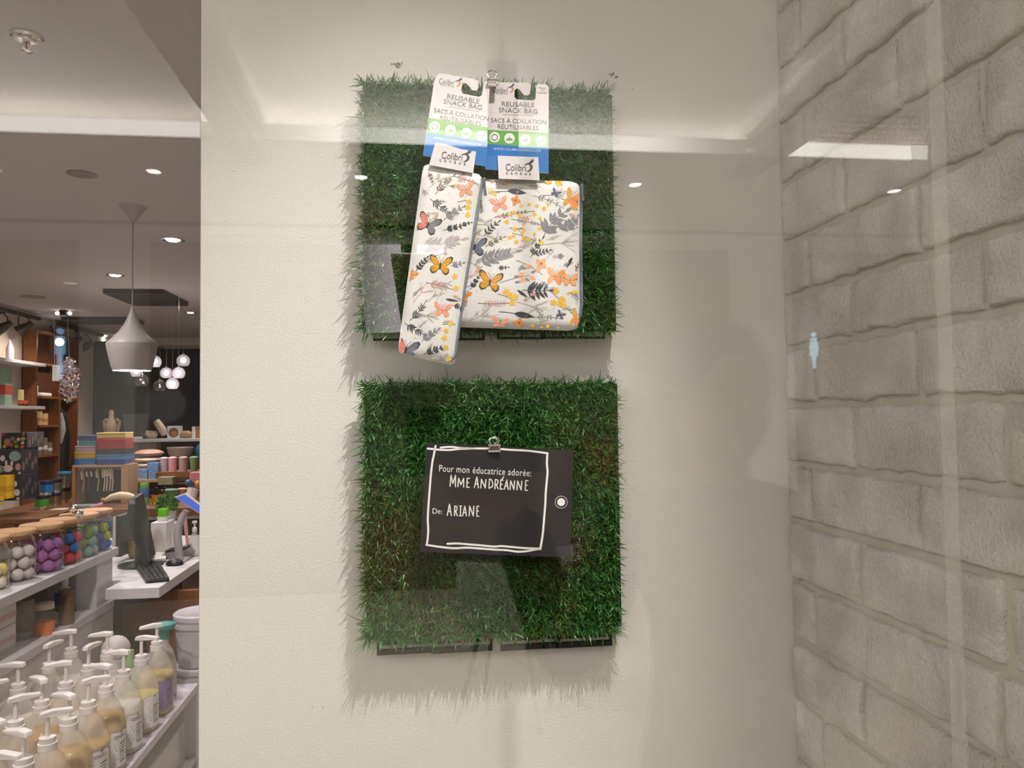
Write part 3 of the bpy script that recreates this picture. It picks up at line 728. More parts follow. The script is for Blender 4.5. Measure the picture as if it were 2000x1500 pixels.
def pouch(parent, quad, Yf, thick, round_=.06, nx=26, ny=30):
    "fabric pouch: front sheet over the quad, back sheet behind, welted rim"
    TL, TR, BR, BL = quad
    def P(s, t): return ((TL[0]*(1-s)+TR[0]*s)*(1-t)+(BL[0]*(1-s)+BR[0]*s)*t, (TL[1]*(1-s)+TR[1]*s)*(1-t)+(BL[1]*(1-s)+BR[1]*s)*t)
    vs = []; fs = []
    for back in (0, 1):
        for i in range(nx+1):
            for j in range(ny+1):
                s, t = i/nx, j/ny
                # rounded corners
                a, b_ = abs(2*s-1), abs(2*t-1); k = max(0, a+b_-(2-round_*2)); ss = .5+(s-.5)*(1-k*.30); tt = .5+(t-.5)*(1-k*.30)
                u, v = P(ss, tt); p = at(u, v, Yf(u, v))
                e = min(min(s, 1-s)*nx, min(t, 1-t)*ny)
                if back: p.y += thick if e > .5 else thick*.5
                elif e < .5: p.y += thick*.5
                vs.append(p)
    w = ny+1; o = (nx+1)*w
    for i in range(nx):
        for j in range(ny):
            q = (i*w+j, i*w+j+1, (i+1)*w+j+1, (i+1)*w+j); fs.append(q); fs.append(tuple(o+k for k in q[::-1]))
    MB().add(vs, fs).build('pouch', M_cloth, parent, smooth=True)
def zipper(parent, pts, Yf, w, off):
    b = MB(); ps = [at(u, v, Yf(u, v)-off) for (u, v) in pts]
    b.tube(ps, [w*Yf(0, 0)/FPX/2]*len(ps), 8); b.build('zipper', M_zip, parent, smooth=True)
    bt = MB()
    for i in range(len(pts)-1):
        d = math.hypot(pts[i+1][0]-pts[i][0], pts[i+1][1]-pts[i][1]); n = max(1, int(d/3.2))
        for k in range(n):
            t = k/n; u = pts[i][0]*(1-t)+pts[i+1][0]*t; v = pts[i][1]*(1-t)+pts[i+1][1]*t; p = at(u, v, Yf(u, v)-off-.0016)
            bt.box(p.x-.0011, p.x+.0011, p.y-.0004, p.y+.0006, p.z-.0004, p.z+.0004)
    bt.build('zipper_teeth', mat('zipper_teeth_grey', rgb(96, 102, 112), .5), parent)
    u, v = pts[0]; p = at(u+3, v+2, Yf(u, v)-off-.003)
    z = MB().rbox(p.x-.0016, p.x+.0016, p.y-.001, p.y+.001, p.z-.007, p.z+.003, .0006)
    z.tube([(p.x, p.y, p.z-.006), (p.x+.001, p.y-.0005, p.z-.018)], [.0012, .0018], 8)
    z.build('zipper_pull', mat('zipper_pull_grey', rgb(88, 92, 100), .4), parent)

M_tag = mat('header_card_white', rgb(214, 207, 205), .5, vary=.01)
M_tgreen = mat('header_green_print', rgb(98, 164, 66), .5, vary=.02)
M_tblue = mat('header_blue_print', rgb(16, 110, 184), .5, vary=.02)
M_tgrey = mat('header_grey_print', rgb(96, 94, 92), .6, vary=.02)
M_tnavy = mat('logo_navy_print', rgb(40, 70, 120), .6, vary=.02)
M_torange = mat('logo_orange_print', rgb(214, 120, 74), .6, vary=.02)
def bird(mb, x, y, s, a, put, mi=(0, 0)):
    "humming bird mark: crescent tail, swept wings, needle beak"
    A = math.radians(a); R_ = lambda p: put(x+(p[0]*math.cos(A)-p[1]*math.sin(A))*s, y+(p[0]*math.sin(A)+p[1]*math.cos(A))*s)
    mb.mi = mi[0]
    mb.poly([R_(p) for p in ((-1.1, -.15), (-.5, -.35), (-.1, -.5), (.3, -.42), (.35, -.25), (0, -.2), (-.45, -.2))])
    mb.poly([R_(p) for p in ((0, -.45), (.4, -.85), (.95, -1.25), (.75, -.8), (1.15, -.95), (.85, -.55), (.35, -.3))])
    mb.mi = mi[1]
    mb.poly([R_(p) for p in ((-.1, -.3), (.35, -.28), (.68, .1), (.66, .55), (.35, .95), (-.1, 1.15), (-.55, 1.1), (-.05, .85), (.2, .5), (.2, .1))])
    mb.mi = 0
def icons(parent, cs, r, put, put2):
    b = MB()
    for (u, v) in cs: disc(b, u, v, r, put, 24)
    b.build('care_icon_disc', M_paper, parent)
    b = MB()
    (u, v) = cs[0]; disc(b, u, v, r*.62, put2, 20, r*.48); b.build('care_icon_ring', M_tgrey, parent); b = MB()
    (u, v) = cs[3]; ribbon(b, [(u-r*.55, v-r*.35), (u-r*.38, v+r*.45), (u+r*.38, v+r*.45), (u+r*.55, v-r*.35)], r*.14, put2); ribbon(b, [(u-r*.5, v-r*.2), (u-r*.2, v-r*.08), (u+r*.1, v-r*.24), (u+r*.5, v-r*.1)], r*.12, put2)
    b.build('care_icon_lines', M_tgrey, parent)
    b = MB()
    (u, v) = cs[1]; b.poly([put2(u+p*r, v+q*r) for (p, q) in ((-.6, .35), (-.6, .12), (-.2, -.05), (.2, -.05), (.6, .12), (.6, .35))]); ribbon(b, [(u, v-.05*r), (u, v-.4*r)], r*.1, put2)
    (u, v) = cs[2]; b.poly([put2(u+p*r, v+q*r) for (p, q) in ((-.5, .4), (-.42, 0), (-.2, -.2), (.1, -.1), (.25, -.45), (.4, -.35), (.35, .05), (.5, .4))])
    b.build('care_icon_shapes', M_tgreen, parent)
def header(parent, outline, green, blue, lines, url, cs, logo, Y):
    o = lambda d: (lambda u, v: at(u, v, Y-d))
    hc = MB().prism([at(u, v, Y) for (u, v) in outline], (0, .0005, 0)).build('header_card', M_tag, parent)
    b = MB(); b.poly([o(.00022)(*q) for q in green]); b.build('green_band', M_tgreen, hc)
    b = MB(); b.poly([o(.00022)(*q) for q in blue]); b.build('blue_band', M_tblue, hc)
    b = MB()
    for (t, cu, cv, w, h, a) in lines: print_text(b, t, cu, cv, w, a, o(.00024), h=h)
    b.build('printed_words', M_tgrey, hc)
    b = MB(); t, cu, cv, w, h, a = url; print_text(b, t, cu, cv, w, a, o(.0004), h=h, space=1.15); b.build('web_address', M_paper, hc)
    icons(hc, cs, 10.3, o(.0004), o(.0006))
    b = MB(); bird(b, logo[0], logo[1], 7.5, logo[2], o(.00024), (0, 1)); b.build('bird_mark', [M_tnavy, M_torange], hc)
M_logo = mat('logo_charcoal_print', rgb(66, 62, 64), .6, vary=.02)
def woven(parent, quad, Y, word, sub, mark):
    o = lambda d: (lambda u, v: at(u, v, Y-d))
    wl = MB().prism([at(u, v, Y) for (u, v) in quad], (0, .0007, 0)).build('woven_label', M_label, parent)
    b = MB(); print_text(b, *word[:1], word[1], word[2], word[3], word[5], o(.0003), h=word[4])
    t, cu, cv, w, h, a = sub
    n = len(t)
    for i, ch in enumerate(t):
        f = (i/(n-1)-.5)*w; print_text(b, ch, cu+f*math.cos(math.radians(a)), cv+f*math.sin(math.radians(a)), h*.85, a, o(.0003), h=h)
    bird(b, mark[0], mark[1], mark[2], mark[3], o(.0003)); b.build('woven_logo', M_logo, wl)

# ---- large square bag (behind)
YB = .8925
def yb_(u, v):
    s, t = (u-978)/156.0, (v-494)/149.0
    return YB-.0045*max(0, 1-s**4)*max(0, 1-t**4)-.0008*math.sin(u*.045+v*.02)*math.sin(v*.033)
bagB = empty('snack_bag', at(978, 643, YB), 'large square floral snack bag with grey zipper on the right side', 'snack bag', None)
pouch(bagB, [(823, 344), (1136, 352), (1134, 646), (830, 636)], yb_, .010)
zipper(bagB, [(1134, 362), (1135, 420), (1134, 480), (1135, 540), (1136, 590), (1134, 612), (1126, 634)], yb_, 6.5, -.004)
A = Art(lambda u, v, o: at(u, v, yb_(u, v)-o), [(828, 348), (1128, 354), (1131, 364), (1131, 628), (1122, 642), (836, 633)])
A.leaf(991, 372, 38, 11, 8, 'slate'); A.stem(A.curve(968, 375, 26, -6, 8), 1.2, 'slate')
A.butterfly(975, 399, 32, -12, 'pink', edge='peach'); A.flower(1007, 391, 11, 'orange', 'brown', 4, 20)
for (u, v, r) in ((991, 353, 8), (1071, 354, 8), (1092, 356, 9)): A.flower(u, v, r, 'yellow', 'gold', 5, u % 50)
A.butterfly(1085, 377, 16, 30, 'steel'); A.butterfly(1114, 388, 44, 22, 'orange', 'gold', edge='gold', fold=.5)
A.wisp(1005, 357, 55, 8, 'sage', 14); A.sprig(1040, 382, 60, 12, 20, 5, 10, 2.6, 'grey'); A.wisp(1060, 382, 46, -6, 'brown', 5)
for (u, v) in ((1018, 402), (1003, 415), (1015, 421), (1043, 418), (990, 433), (1006, 447), (1024, 449), (996, 464), (1024, 464), (1054, 427), (1054, 446), (1058, 474), (1044, 457), (1034, 399), (1049, 402), (1062, 407), (1071, 398), (1009, 472), (995, 418)): A.flower(u+random.uniform(-1, 1), v, random.uniform(4, 6), 'yellow', 'gold', 5, u % 60)
A.sprig(965, 425, 75, -14, 10, 6, 9, 2.4, 'brown', spread=40); A.sprig(998, 428, 64, 8, 6, 6, 8, 2, 'grey', spread=40); A.twig(1000, 455, 46, 10, 20, 'yellow', 4)
A.sprig(1060, 466, 70, -68, 40, 5, 24, 10, 'grey', 'slate', spread=44); A.sprig(1104, 448, 34, -50, 10, 3, 14, 10, 'grey', spread=60)
A.leaf(1088, 436, 28, 11, 35, 'grey'); A.leaf(1068, 447, 22, 10, 20, 'grey')
A.butterfly(927, 481, 42, 8, 'steel', edge='dark')
A.sprig(926, 517, 84, -24, 14, 7, 24, 7.5, 'grey', spread=42); A.sprig(944, 462, 40, -50, 12, 4, 12, 3.6, 'slate'); A.sprig(948, 482, 40, -32, 10, 5, 9, 3, 'brown')
A.sprig(1036, 503, 44, -62, 10, 5, 10, 4, 'slate'); A.sprig(1040, 498, 34, -20, 10, 4, 10, 4, 'slate')
A.wisp(1062, 478, 70, -10, 'sage', 12, 70); A.wisp(920, 440, 50, -8, 'sage', 10); A.wisp(995, 490, 40, -25, 'rose', 12)
A.butterfly(957, 550, 44, 10, 'gold'); A.flower(1057, 515, 13, 'peach', 'brown', 4, 40); A.butterfly(1083, 540, 36, 8, 'orange', 'peach', edge='peach', fold=.8); A.butterfly(1113, 547, 28, 4, 'peach', 'peach', edge='orange', fold=.9)
A.flower(1095, 500, 7, 'grey', 'brown'); A.leaf(1118, 502, 24, 6, 118, 'dark'); A.sprig(1124, 528, 26, -66, 16, 4, 7, 2, 'brown')
for (u, v, a) in ((1012, 538, -20), (1026, 520, 0), (1046, 530, -30), (1014, 548, -8), (1034, 540, 25)): A.leaf(u, v, 14, 8.5, a, 'peach'); A.leaf(u-9, v+3, 12, 5, a+6, 'grey')
A.stem(A.curve(976, 552, 60, -18, 10), 1, 'grey'); A.stem(A.curve(1008, 508, 60, 20, 20), 1, 'grey')
A.sprig(1020, 566, 52, 6, -10, 5, 24, 7.5, 'slate', spread=55); A.leaf(1010, 566, 26, 6, 36, 'slate')
A.sprig(1110, 570, 44, 28, 16, 9, 8, 1.6, 'grey', spread=60)
A.sprig(1058, 548, 20, 50, 10, 4, 6, 2, 'grey'); A.sprig(972, 524, 20, -10, 10, 3, 6, 4, 'slate')
for (u, v) in ((989, 570), (1006, 580), (1000, 591), (1086, 568), (1099, 585), (1081, 591), (1101, 596), (1094, 592), (996, 576)): A.flower(u, v, 7.5, 'yellow', 'gold', 5, u % 60)
A.stem(A.curve(972, 574, 40, 12, 30), .9, 'brown'); A.stem(A.curve(1072, 565, 34, 46, -10), .9, 'brown')
A.sprig(934, 592, 60, 4, -10, 7, 10, 3, 'rose', 'brown'); A.sprig(918, 566, 34, -60, 8, 5, 8, 4, 'slate')
A.wisp(1010, 590, 64, 12, 'sage', 15); A.leaf(1004, 612, 40, 12, 10, 'slate'); A.stem(A.curve(974, 609, 32, 2, 8), 1.2, 'slate')
A.butterfly(976, 633, 30, 10, 'pink', edge='peach'); A.flower(1014, 631, 11, 'orange', 'brown', 4, 10); A.sprig(1040, 620, 56, -4, 14, 5, 9, 2.4, 'grey'); A.butterfly(1095, 615, 16, 30, 'steel')
A.butterfly(1124, 622, 42, 20, 'orange', 'gold', edge='gold', fold=.4); A.wisp(912, 630, 60, -30, 'sage', 12); A.sprig(905, 606, 40, -80, 10, 7, 7, 1.6, 'grey')
for (u, v) in ((1040, 636), (1058, 640), (1090, 642), (1070, 637)): A.flower(u, v, 4.5, 'yellow', 'gold')
A.butterfly(905, 575, 26, 30, 'orange', edge='gold', fold=.5)
A.sprig(950, 350, 40, 12, 10, 5, 8, 3, 'rose', 'brown')
for k in range(46):
    u, v = random.uniform(850, 1120), random.uniform(360, 632); q = random.random()
    if q < .45: A.sprig(u, v, random.uniform(14, 26), random.uniform(-80, 30), 20, 4, 6, 1.6, random.choice(('pale', 'sage', 'rose', 'grey')))
    elif q < .75: A.wisp(u, v, random.uniform(22, 36), random.uniform(-80, 20), random.choice(('sage', 'pale', 'brown')), 6)
    else: A.twig(u, v, 22, random.uniform(-60, 30), 30, random.choice(('yellow', 'rose', 'peach')), 3)
for k in range(70):
    u, v = random.uniform(900, 1128), random.uniform(352, 640); A.ink(random.choice(('pale', 'rose', 'sage', 'pink'))); r = random.uniform(.5, 1.3); A.P([(u+r*math.cos(t), v+r*math.sin(t)) for t in (0, 1.3, 2.6, 3.9, 5.2)])
A.build(bagB)
HB = .8865
header(bagB, [(948, 331), (946, 166), (949, 161), (1030, 161), (1035, 163), (1037, 168), (1035, 182), (1032, 186), (1024, 186), (1019, 180), (1014, 174), (1008, 173), (1005, 177), (1005, 190), (1009, 194), (1042, 196), (1046, 193), (1047, 169), (1050, 164), (1067, 165), (1072, 170), (1071, 339)],
       [(950, 253), (1071.5, 260), (1071, 289), (949.5, 281)], [(949.5, 281), (1071, 289), (1070.8, 338.5), (948.2, 330.5)],
       [('Colibri', 976, 176, 30, 11, 4), ('c a n a d a', 978, 182.5, 26, 3, 4), ('REUSABLE', 1012, 204, 64, 9.2, 2.5), ('SNACK BAG', 1012, 216, 75, 9.6, 2.5), ('SACS À COLLATION', 1013, 235.5, 108, 10.8, 2.3), ('RÉUTILISABLES', 1012, 247.4, 80, 10.8, 2.3), ('Made', 1059, 172, 13, 4, 3), ('in', 1059, 176.5, 4, 3.6, 3), ('Canada*', 1059, 181, 20, 4, 3), ('_________', 1013, 224.6, 62, .5, 2)],
       ('WWW.COLIBRICANADA.COM', 1010, 292.5, 92, 4.4, 2.5), [(966, 268), (995, 270.3), (1026, 273), (1057, 275.5)], (998, 172, -8), HB)
woven(bagB, [(972, 304), (1051, 307), (1054, 352), (974, 349)], HB-.0022, ('Colibri', 1007.5, 327, 40, 13.5, 2), ('canada', 1013, 339, 45, 4.6, 2), (1033, 323, 10.5, -6))
binder_clip(961, 162, HB-.008, 12.2, 6.4, 'small steel binder clip holding the snack bags on the grass')

# ---- narrow bag (in front)
YN = .8795
def yn_(u, v):
    t = (v-515)/195.0; cu = 884-(v-330)*.141; s = (u-cu)/56.0
    return YN-.004*max(0, 1-s**4)*max(0, 1-t**4)-.0007*math.sin(v*.05)*math.sin(u*.06)
bagN = empty('snack_bag', at(832, 700, YN), 'narrow floral snack bag hanging aslant in front of the square bag', 'snack bag', None)
pouch(bagN, [(827, 317), (944, 340), (888, 714), (776, 690)], yn_, .007, .05, 14, 34)
zipper(bagN, [(943, 350), (934, 400), (925, 455), (915, 512), (905, 570), (897, 625), (891, 668), (889, 690), (880, 706)], yn_, 8.5, -.003)
A = Art(lambda u, v, o: at(u, v, yn_(u, v)-o), [(832, 321), (934, 342), (938, 350), (889, 694), (880, 708), (783, 689), (780, 682)])
A.butterfly(909, 371, 30, -8, 'pink', edge='peach'); A.butterfly(836, 438, 42, 24, 'grey', 'coral'); A.butterfly(860, 518, 42, 8, 'gold'); A.butterfly(864, 606, 32, 8, 'pink', edge='peach'); A.butterfly(793, 682, 44, 16, 'steel', 'coral')
A.butterfly(803, 534, 22, 40, 'orange', edge='gold', fold=.3)
A.sprig(850, 380, 50, -55, 20, 6, 12, 3, 'brown'); A.wisp(836, 368, 46, -40, 'sage', 12, 80); A.sprig(840, 388, 44, 40, -10, 6, 13, 2.6, 'slate'); A.wisp(852, 406, 46, 20, 'sage', 14)
A.sprig(866, 430, 46, -40, 14, 5, 13, 5, 'grey'); A.sprig(866, 450, 40, -16, 6, 5, 10, 4, 'slate'); A.sprig(820, 490, 84, -20, 10, 6, 24, 8, 'pale', spread=38)
A.sprig(812, 530, 34, -55, 10, 4, 9, 4.5, 'slate'); A.sprig(832, 552, 48, 10, 8, 7, 12, 3.4, 'rose', 'brown'); A.wisp(806, 592, 54, -55, 'rose', 12, 80); A.sprig(800, 626, 46, -40, -20, 6, 12, 2.4, 'slate')
A.wisp(808, 610, 50, 10, 'sage', 14); A.sprig(790, 630, 44, 40, -20, 6, 12, 3, 'slate'); A.sprig(822, 668, 40, -42, 12, 5, 13, 5, 'grey'); A.sprig(826, 692, 44, -22, 8, 5, 11, 4.5, 'slate'); A.sprig(832, 708, 50, -16, 8, 3, 18, 6, 'pale', spread=32)
for (u, v) in ((914, 405), (913, 419), (888, 540), (891, 563), (880, 632), (871, 646), (868, 660), (871, 679), (916, 394), (876, 700)): A.flower(u, v, 6.5, 'yellow', 'gold', 5, u % 60)
A.sprig(884, 596, 22, 10, 20, 3, 8, 3, 'slate'); A.stem(A.curve(864, 634, 26, -10, 20), .9, 'brown'); A.stem(A.curve(894, 394, 26, -12, 20), .9, 'brown'); A.sprig(886, 344, 50, 14, 10, 6, 9, 3.4, 'rose', 'brown'); A.sprig(836, 335, 24, 60, 20, 5, 8, 1.6, 'brown')
A.leaf(870, 584, 26, 5, 10, 'slate'); A.sprig(900, 440, 20, -20, 10, 3, 7, 3, 'slate'); A.wisp(822, 360, 26, 60, 'grey', 9, 90); A.sprig(880, 520, 24, -20, 10, 3, 10, 4, 'grey')
for k in range(26):
    t = random.random(); u = 884-t*52+random.uniform(-44, 40); v = 335+t*360
    if k % 2: A.sprig(u, v, random.uniform(14, 24), random.uniform(-80, 30), 20, 4, 6, 1.6, random.choice(('pale', 'sage', 'rose', 'grey')))
    else: A.wisp(u, v, random.uniform(20, 34), random.uniform(-90, 20), random.choice(('sage', 'pale', 'brown')), 6)
for k in range(40):
    t = random.random(); u = 884-t*52+random.uniform(-44, 40); v = 335+t*360; A.ink(random.choice(('pale', 'rose', 'pink', 'sage'))); r = random.uniform(.5, 1.3); A.P([(u+r*math.cos(q), v+r*math.sin(q)) for q in (0, 1.3, 2.6, 3.9, 5.2)])
A.build(bagN)
HN = .8780
header(bagN, [(826, 304), (848, 158), (852, 148), (862, 143), (929, 155), (934, 158), (934, 172), (931, 177), (922, 176), (917, 169), (911, 163), (903, 161), (901, 176), (904, 183), (936, 189), (941, 186), (945, 163), (948, 159), (957, 161), (948, 325)],
       [(837.5, 230), (953, 249), (950.8, 277), (833.3, 259)], [(833.3, 259), (950.8, 277), (948.2, 324.5), (826.2, 303.5)],
       [('Colibri', 872, 160, 29, 11, 9), ('c a n a d a', 874, 167.5, 26, 3, 9), ('REUSABLE', 905, 193, 64, 9.4, 9.5), ('SNACK BAG', 904, 204, 76, 9.8, 9.5), ('SACS À COLLATION', 901.5, 222.5, 108, 10.8, 9.2), ('RÉUTILISABLES', 900, 234.4, 81, 10.8, 9.2), ('_________', 905, 212.6, 62, .5, 9)],
       ('WWW.COLIBRICANADA.COM', 893, 276, 94, 4.4, 9), [(849, 247.3), (880, 253.8), (911, 260), (941, 265.8)], (895, 160, 0), HN)
woven(bagN, [(850, 279), (872, 282), (900, 291), (930, 296), (924, 338), (838, 322)], HN-.0024, ('Colibri', 883, 305, 41, 14, 8), ('canada', 884, 316.5, 48, 4.8, 9), (910, 304, 10.5, 0))
# ---------------------------------------------------------------- shop interior: helpers
def span(u0, u1, v0, v1, Y):
    a, b = at(u0, v1, Y), at(u1, v0, Y); c = at((u0+u1)/2, v1, Y); d = at((u0+u1)/2, v0, Y)
    return a.x, b.x, c.z, d.z
def pxbox(name, label, cat, u0, u1, v0, v1, Y, depth, m, group=None, bevel=.002, parent=None):
    x0, x1, z0, z1 = span(u0, u1, v0, v1, Y)
    o = MB().box(x0, x1, Y, Y+depth, z0, z1).build(name, m, parent, bevel=bevel)
    if parent is None: tag(o, label, cat, group)
    return o
def pxlathe(name, label, cat, uc, vb, prof, Y, m, n=20, group=None, parent=None, z=None):
    "prof: (half width, height above base) in sheet units at depth Y"
    c = at(uc, vb, Y); k = Y/FPX*.94
    if z is not None: c.z = z
    o = MB().lathe((c.x, c.y, c.z), [(r*k, h*k) for (r, h) in prof], n).build(name, m, parent, smooth=True)
    if parent is None: tag(o, label, cat, group)
    return o
P = lambda n, r, g, b, **k: mat(n, rgb(r, g, b), k.pop('rough', .5), **k)

# ---------------------------------------------------------------- shop ceiling fittings
def sprinkler():
    c = atz(52, 68, SZ); r = empty('sprinkler_head', (c.x, c.y, SZ), 'chrome fire sprinkler head with round plate on shop ceiling', 'sprinkler')
    MB().lathe((c.x, c.y, SZ-.010), [(.012, .004), (.026, .002), (.030, .006), (.038, 0), (.041, .003), (.041, .010)], 28).build('ceiling_plate', M_steel, r, smooth=True)
    b = MB().lathe((c.x, c.y, SZ-.022), [(.010, 0), (.011, .014)], 12)
    for s in (-1, 1): b.tube([(c.x+s*.009, c.y, SZ-.020), (c.x+s*.012, c.y, SZ-.032), (c.x+s*.002, c.y, SZ-.044)], .0022, 6)
    b.build('frame_arms', M_steel, r)
    MB().lathe((c.x, c.y, SZ-.042), [(.0025, 0), (.0025, .022)], 8).build('glass_bulb', P('sprinkler_bulb_red', 170, 40, 30, rough=.2), r)
    b = MB().lathe((c.x, c.y, SZ-.048), [(.004, 0), (.015, .001), (.016, .003), (.004, .004)], 16); b.build('deflector', M_steel, r)
sprinkler()
M_lamp = emit_mat('spot_lamp_face', (1, .97, .92, 1), 40)
for (u, v, rr) in ((338, 468, .065), (225, 537, .062), (372, 610, .055), (205, 655, .05)):
    c = atz(u, v, SZ); r = empty('recessed_spotlight', (c.x, c.y, SZ), 'white gimbal recessed spotlight glowing in the shop ceiling', 'recessed light', 'recessed spotlights of the shop ceiling')
    MB().lathe((c.x, c.y, SZ-.006), [(rr*.72, .006), (rr*.80, 0), (rr, .002), (rr, .006)], 24, cap=False).build('trim_ring', M_steel, r, smooth=True)
    b = MB().lathe((c.x, c.y, SZ-.008), [(rr*.45, 0), (rr*.62, .007)], 18); b.build('lamp_face', M_lamp, r)
    light('recessed_lamp', 'SPOT', (c.x, c.y, SZ-.03), 42, (1, .93, .86), (c.x+.05, c.y, 0), spot_size=2.2, spot_blend=.8, shadow_soft_size=.05)
for (x, y, pw) in ((-1.0, 1.7, 120), (-1.75, 3.4, 60), (-2.6, 6.2, 60), (-2.3, 9.0, 40), (-.2, 4.5, 40)):  # extra ceiling spots added to brighten the counters and jugs
    r = empty('recessed_spotlight', (x, y, SZ), 'small white recessed spotlight added above the shop counters', 'recessed light', 'added recessed spotlights above the counters')
    if (x, y) not in ((-2.6, 6.2), (-2.3, 9.0)):
        MB().lathe((x, y, SZ-.004), [(.04, 0), (.05, .004)], 20).build('trim_ring', M_mallwhite, r)
        light('counter_fill_lamp', 'SPOT', (x, y, SZ-.03), pw, (1, .94, .91), (x-.05, y+(.9 if y < 2 else 0), .3), spot_size=2.3 if y > 2 else 1.5, spot_blend=.8, shadow_soft_size=.06)
    else:
        MB().lathe((x, y, SZ-.004), [(.04, 0), (.05, .004)], 20).build('trim_ring', M_mallwhite, r)
        light('counter_fill_lamp', 'SPOT', (x, y, SZ-.03), pw, (1, .93, .86), (x, y, 0), spot_size=2.3, spot_blend=.8, shadow_soft_size=.06)
for (u, v, w, lab) in ((65, 580, .10, 'thin oval air slot in the shop ceiling above the track'), (160, 340, .06, 'small flush round cover on the shop ceiling')):
    c = atz(u, v, SZ); o = MB().lathe((c.x, c.y, SZ-.006), [(w*.6, .001), (w*.7, 0), (w, .004), (w, .006)], 24).build('ceiling_cover', P('ceiling_cover_taupe', 120, 104, 96), None, smooth=True); tag(o, lab, 'ceiling cover')
c = atz(125, 606, SZ); em = empty('emergency_light', (c.x, c.y, SZ), 'small twin-head emergency light on the shop ceiling', 'emergency light')
MB().rbox(c.x-.03, c.x+.03, c.y-.03, c.y+.03, SZ-.05, SZ, .006).build('housing', M_black, em)
for s in (-1, 1): MB().sphere((c.x+s*.055, c.y-.01, SZ-.03), .018).build('lamp_head', emit_mat('emergency_lamp', (1, .97, .92, 1), 6) if 'emergency_lamp' not in MATS else MATS['emergency_lamp'], em)
# pendant lamp with tall spun shade
c = atz(260, 404, SZ); cx, cy = c.x, c.y; zb = at(259, 724, cy).z; k = cy/FPX*.94
pl = empty('pendant_lamp', (cx, cy, zb), 'tall white bell-shaped pendant lamp hanging from shop ceiling', 'pendant lamp')
M_shade = P('pendant_white_paint', 166, 158, 158, rough=.45, vary=.02)
MB().lathe((cx, cy, SZ-.075), [(.006, 0), (.012, .004), (.058, .066), (.066, .075)], 28).build('ceiling_rose', M_shade, pl, smooth=True)
MB().tube([(cx, cy, SZ-.07), (cx, cy, zb+112*k)], .0032, 8).build('cord', M_shade, pl)
prof = [(34.5, 0), (37.5, 8), (41, 22), (44.5, 38), (47, 52), (46.5, 54), (36, 64), (25, 76), (16, 90), (10, 103), (6, 114), (3.5, 122), (2.5, 126), (0, 127)]
MB().lathe((cx, cy, zb), [(r*k, h*k) for (r, h) in prof], 40, cap=False).build('shade', M_shade, pl, smooth=True)
MB().lathe((cx, cy, zb+2*k), [(0, 0), (33.5*k, .0)], 32, cap=False).build('lit_opening', emit_mat('pendant_glow', (1, .97, .93, 1), 5.0), pl)
light('pendant_bulb', 'POINT', (cx, cy, zb-.03), 8, (1, .95, .9), shadow_soft_size=.05)
# dark canopies, globe cluster
def canopy(u0, u1, v0, v1, name, label):
    a, b_, d = atz(u0, v0, SZ-.04), atz(u1, v1, SZ-.04), atz((u0+u1)/2, v1, SZ-.04)
    r = MB().box(at(u0, v1, d.y).x, at(u1, v1, d.y).x, d.y, a.y, SZ-.04, SZ)
    return tag(r.build(name, P('canopy_bronze', 70, 62, 60, rough=.35), bevel=.004), label, 'ceiling canopy')
canopy(262, 368, 574, 598, 'light_canopy', 'square dark ceiling canopy of the glass globe cluster')
canopy(148, 282, 626, 634, 'dark_ceiling_panel', 'wide dark flat panel on the shop ceiling behind pendant')
M_globe = glass_mat('globe_glass', .10, (.93, .92, .95, 1))
M_glow = emit_mat('globe_glow', (1, .92, .97, 1), 9.0)
M_glint = frost_mat('globe_frost', (.95, .9, .95, 1), .30)
GL = [(302, 707, 13, 1), (266, 727, 11, 1), (277, 744, 13, 0), (358, 705, 13, 1), (325, 729, 12, 1), (349, 729, 12.5, 1), (312, 754, 12, 0), (337, 750, 12.5, 1)]
for i, (u, v, r, lit) in enumerate(GL):
    Y = 6.6+.12*((i*3) % 5); c = at(u, v, Y); R_ = r*Y/FPX*.94
    g = empty('glass_globe_pendant', (c.x, c.y, c.z-R_), 'lit clear glass globe pendant of the hanging cluster' if lit else 'unlit clear glass globe pendant at the cluster bottom', 'globe pendant', 'lit glass globe pendants' if lit else 'unlit glass globe pendants')
    MB().sphere((c.x, c.y, c.z), R_, 20, 14, z0=-.82).build('globe', M_globe if not lit else M_glint, g, smooth=True)
    MB().tube([(c.x, c.y, c.z+R_*.9), (c.x, c.y, SZ-.03)], .0014, 5).build('wire', M_steel, g)
    MB().lathe((c.x, c.y, c.z+R_*.55), [(R_*.16, 0), (R_*.16, R_*.6)], 10).build('socket', M_steel, g)
    MB().sphere((c.x, c.y, c.z+R_*.1), R_*(.42 if lit else .22), 12, 8).build('bulb', M_glow if lit else M_globe, g, smooth=True)
cc = at(325, 730, 6.5); light('globe_cluster_glow', 'POINT', (cc.x, 6.45, cc.z-.25), 10, (1, .95, .97), shadow_soft_size=.15)
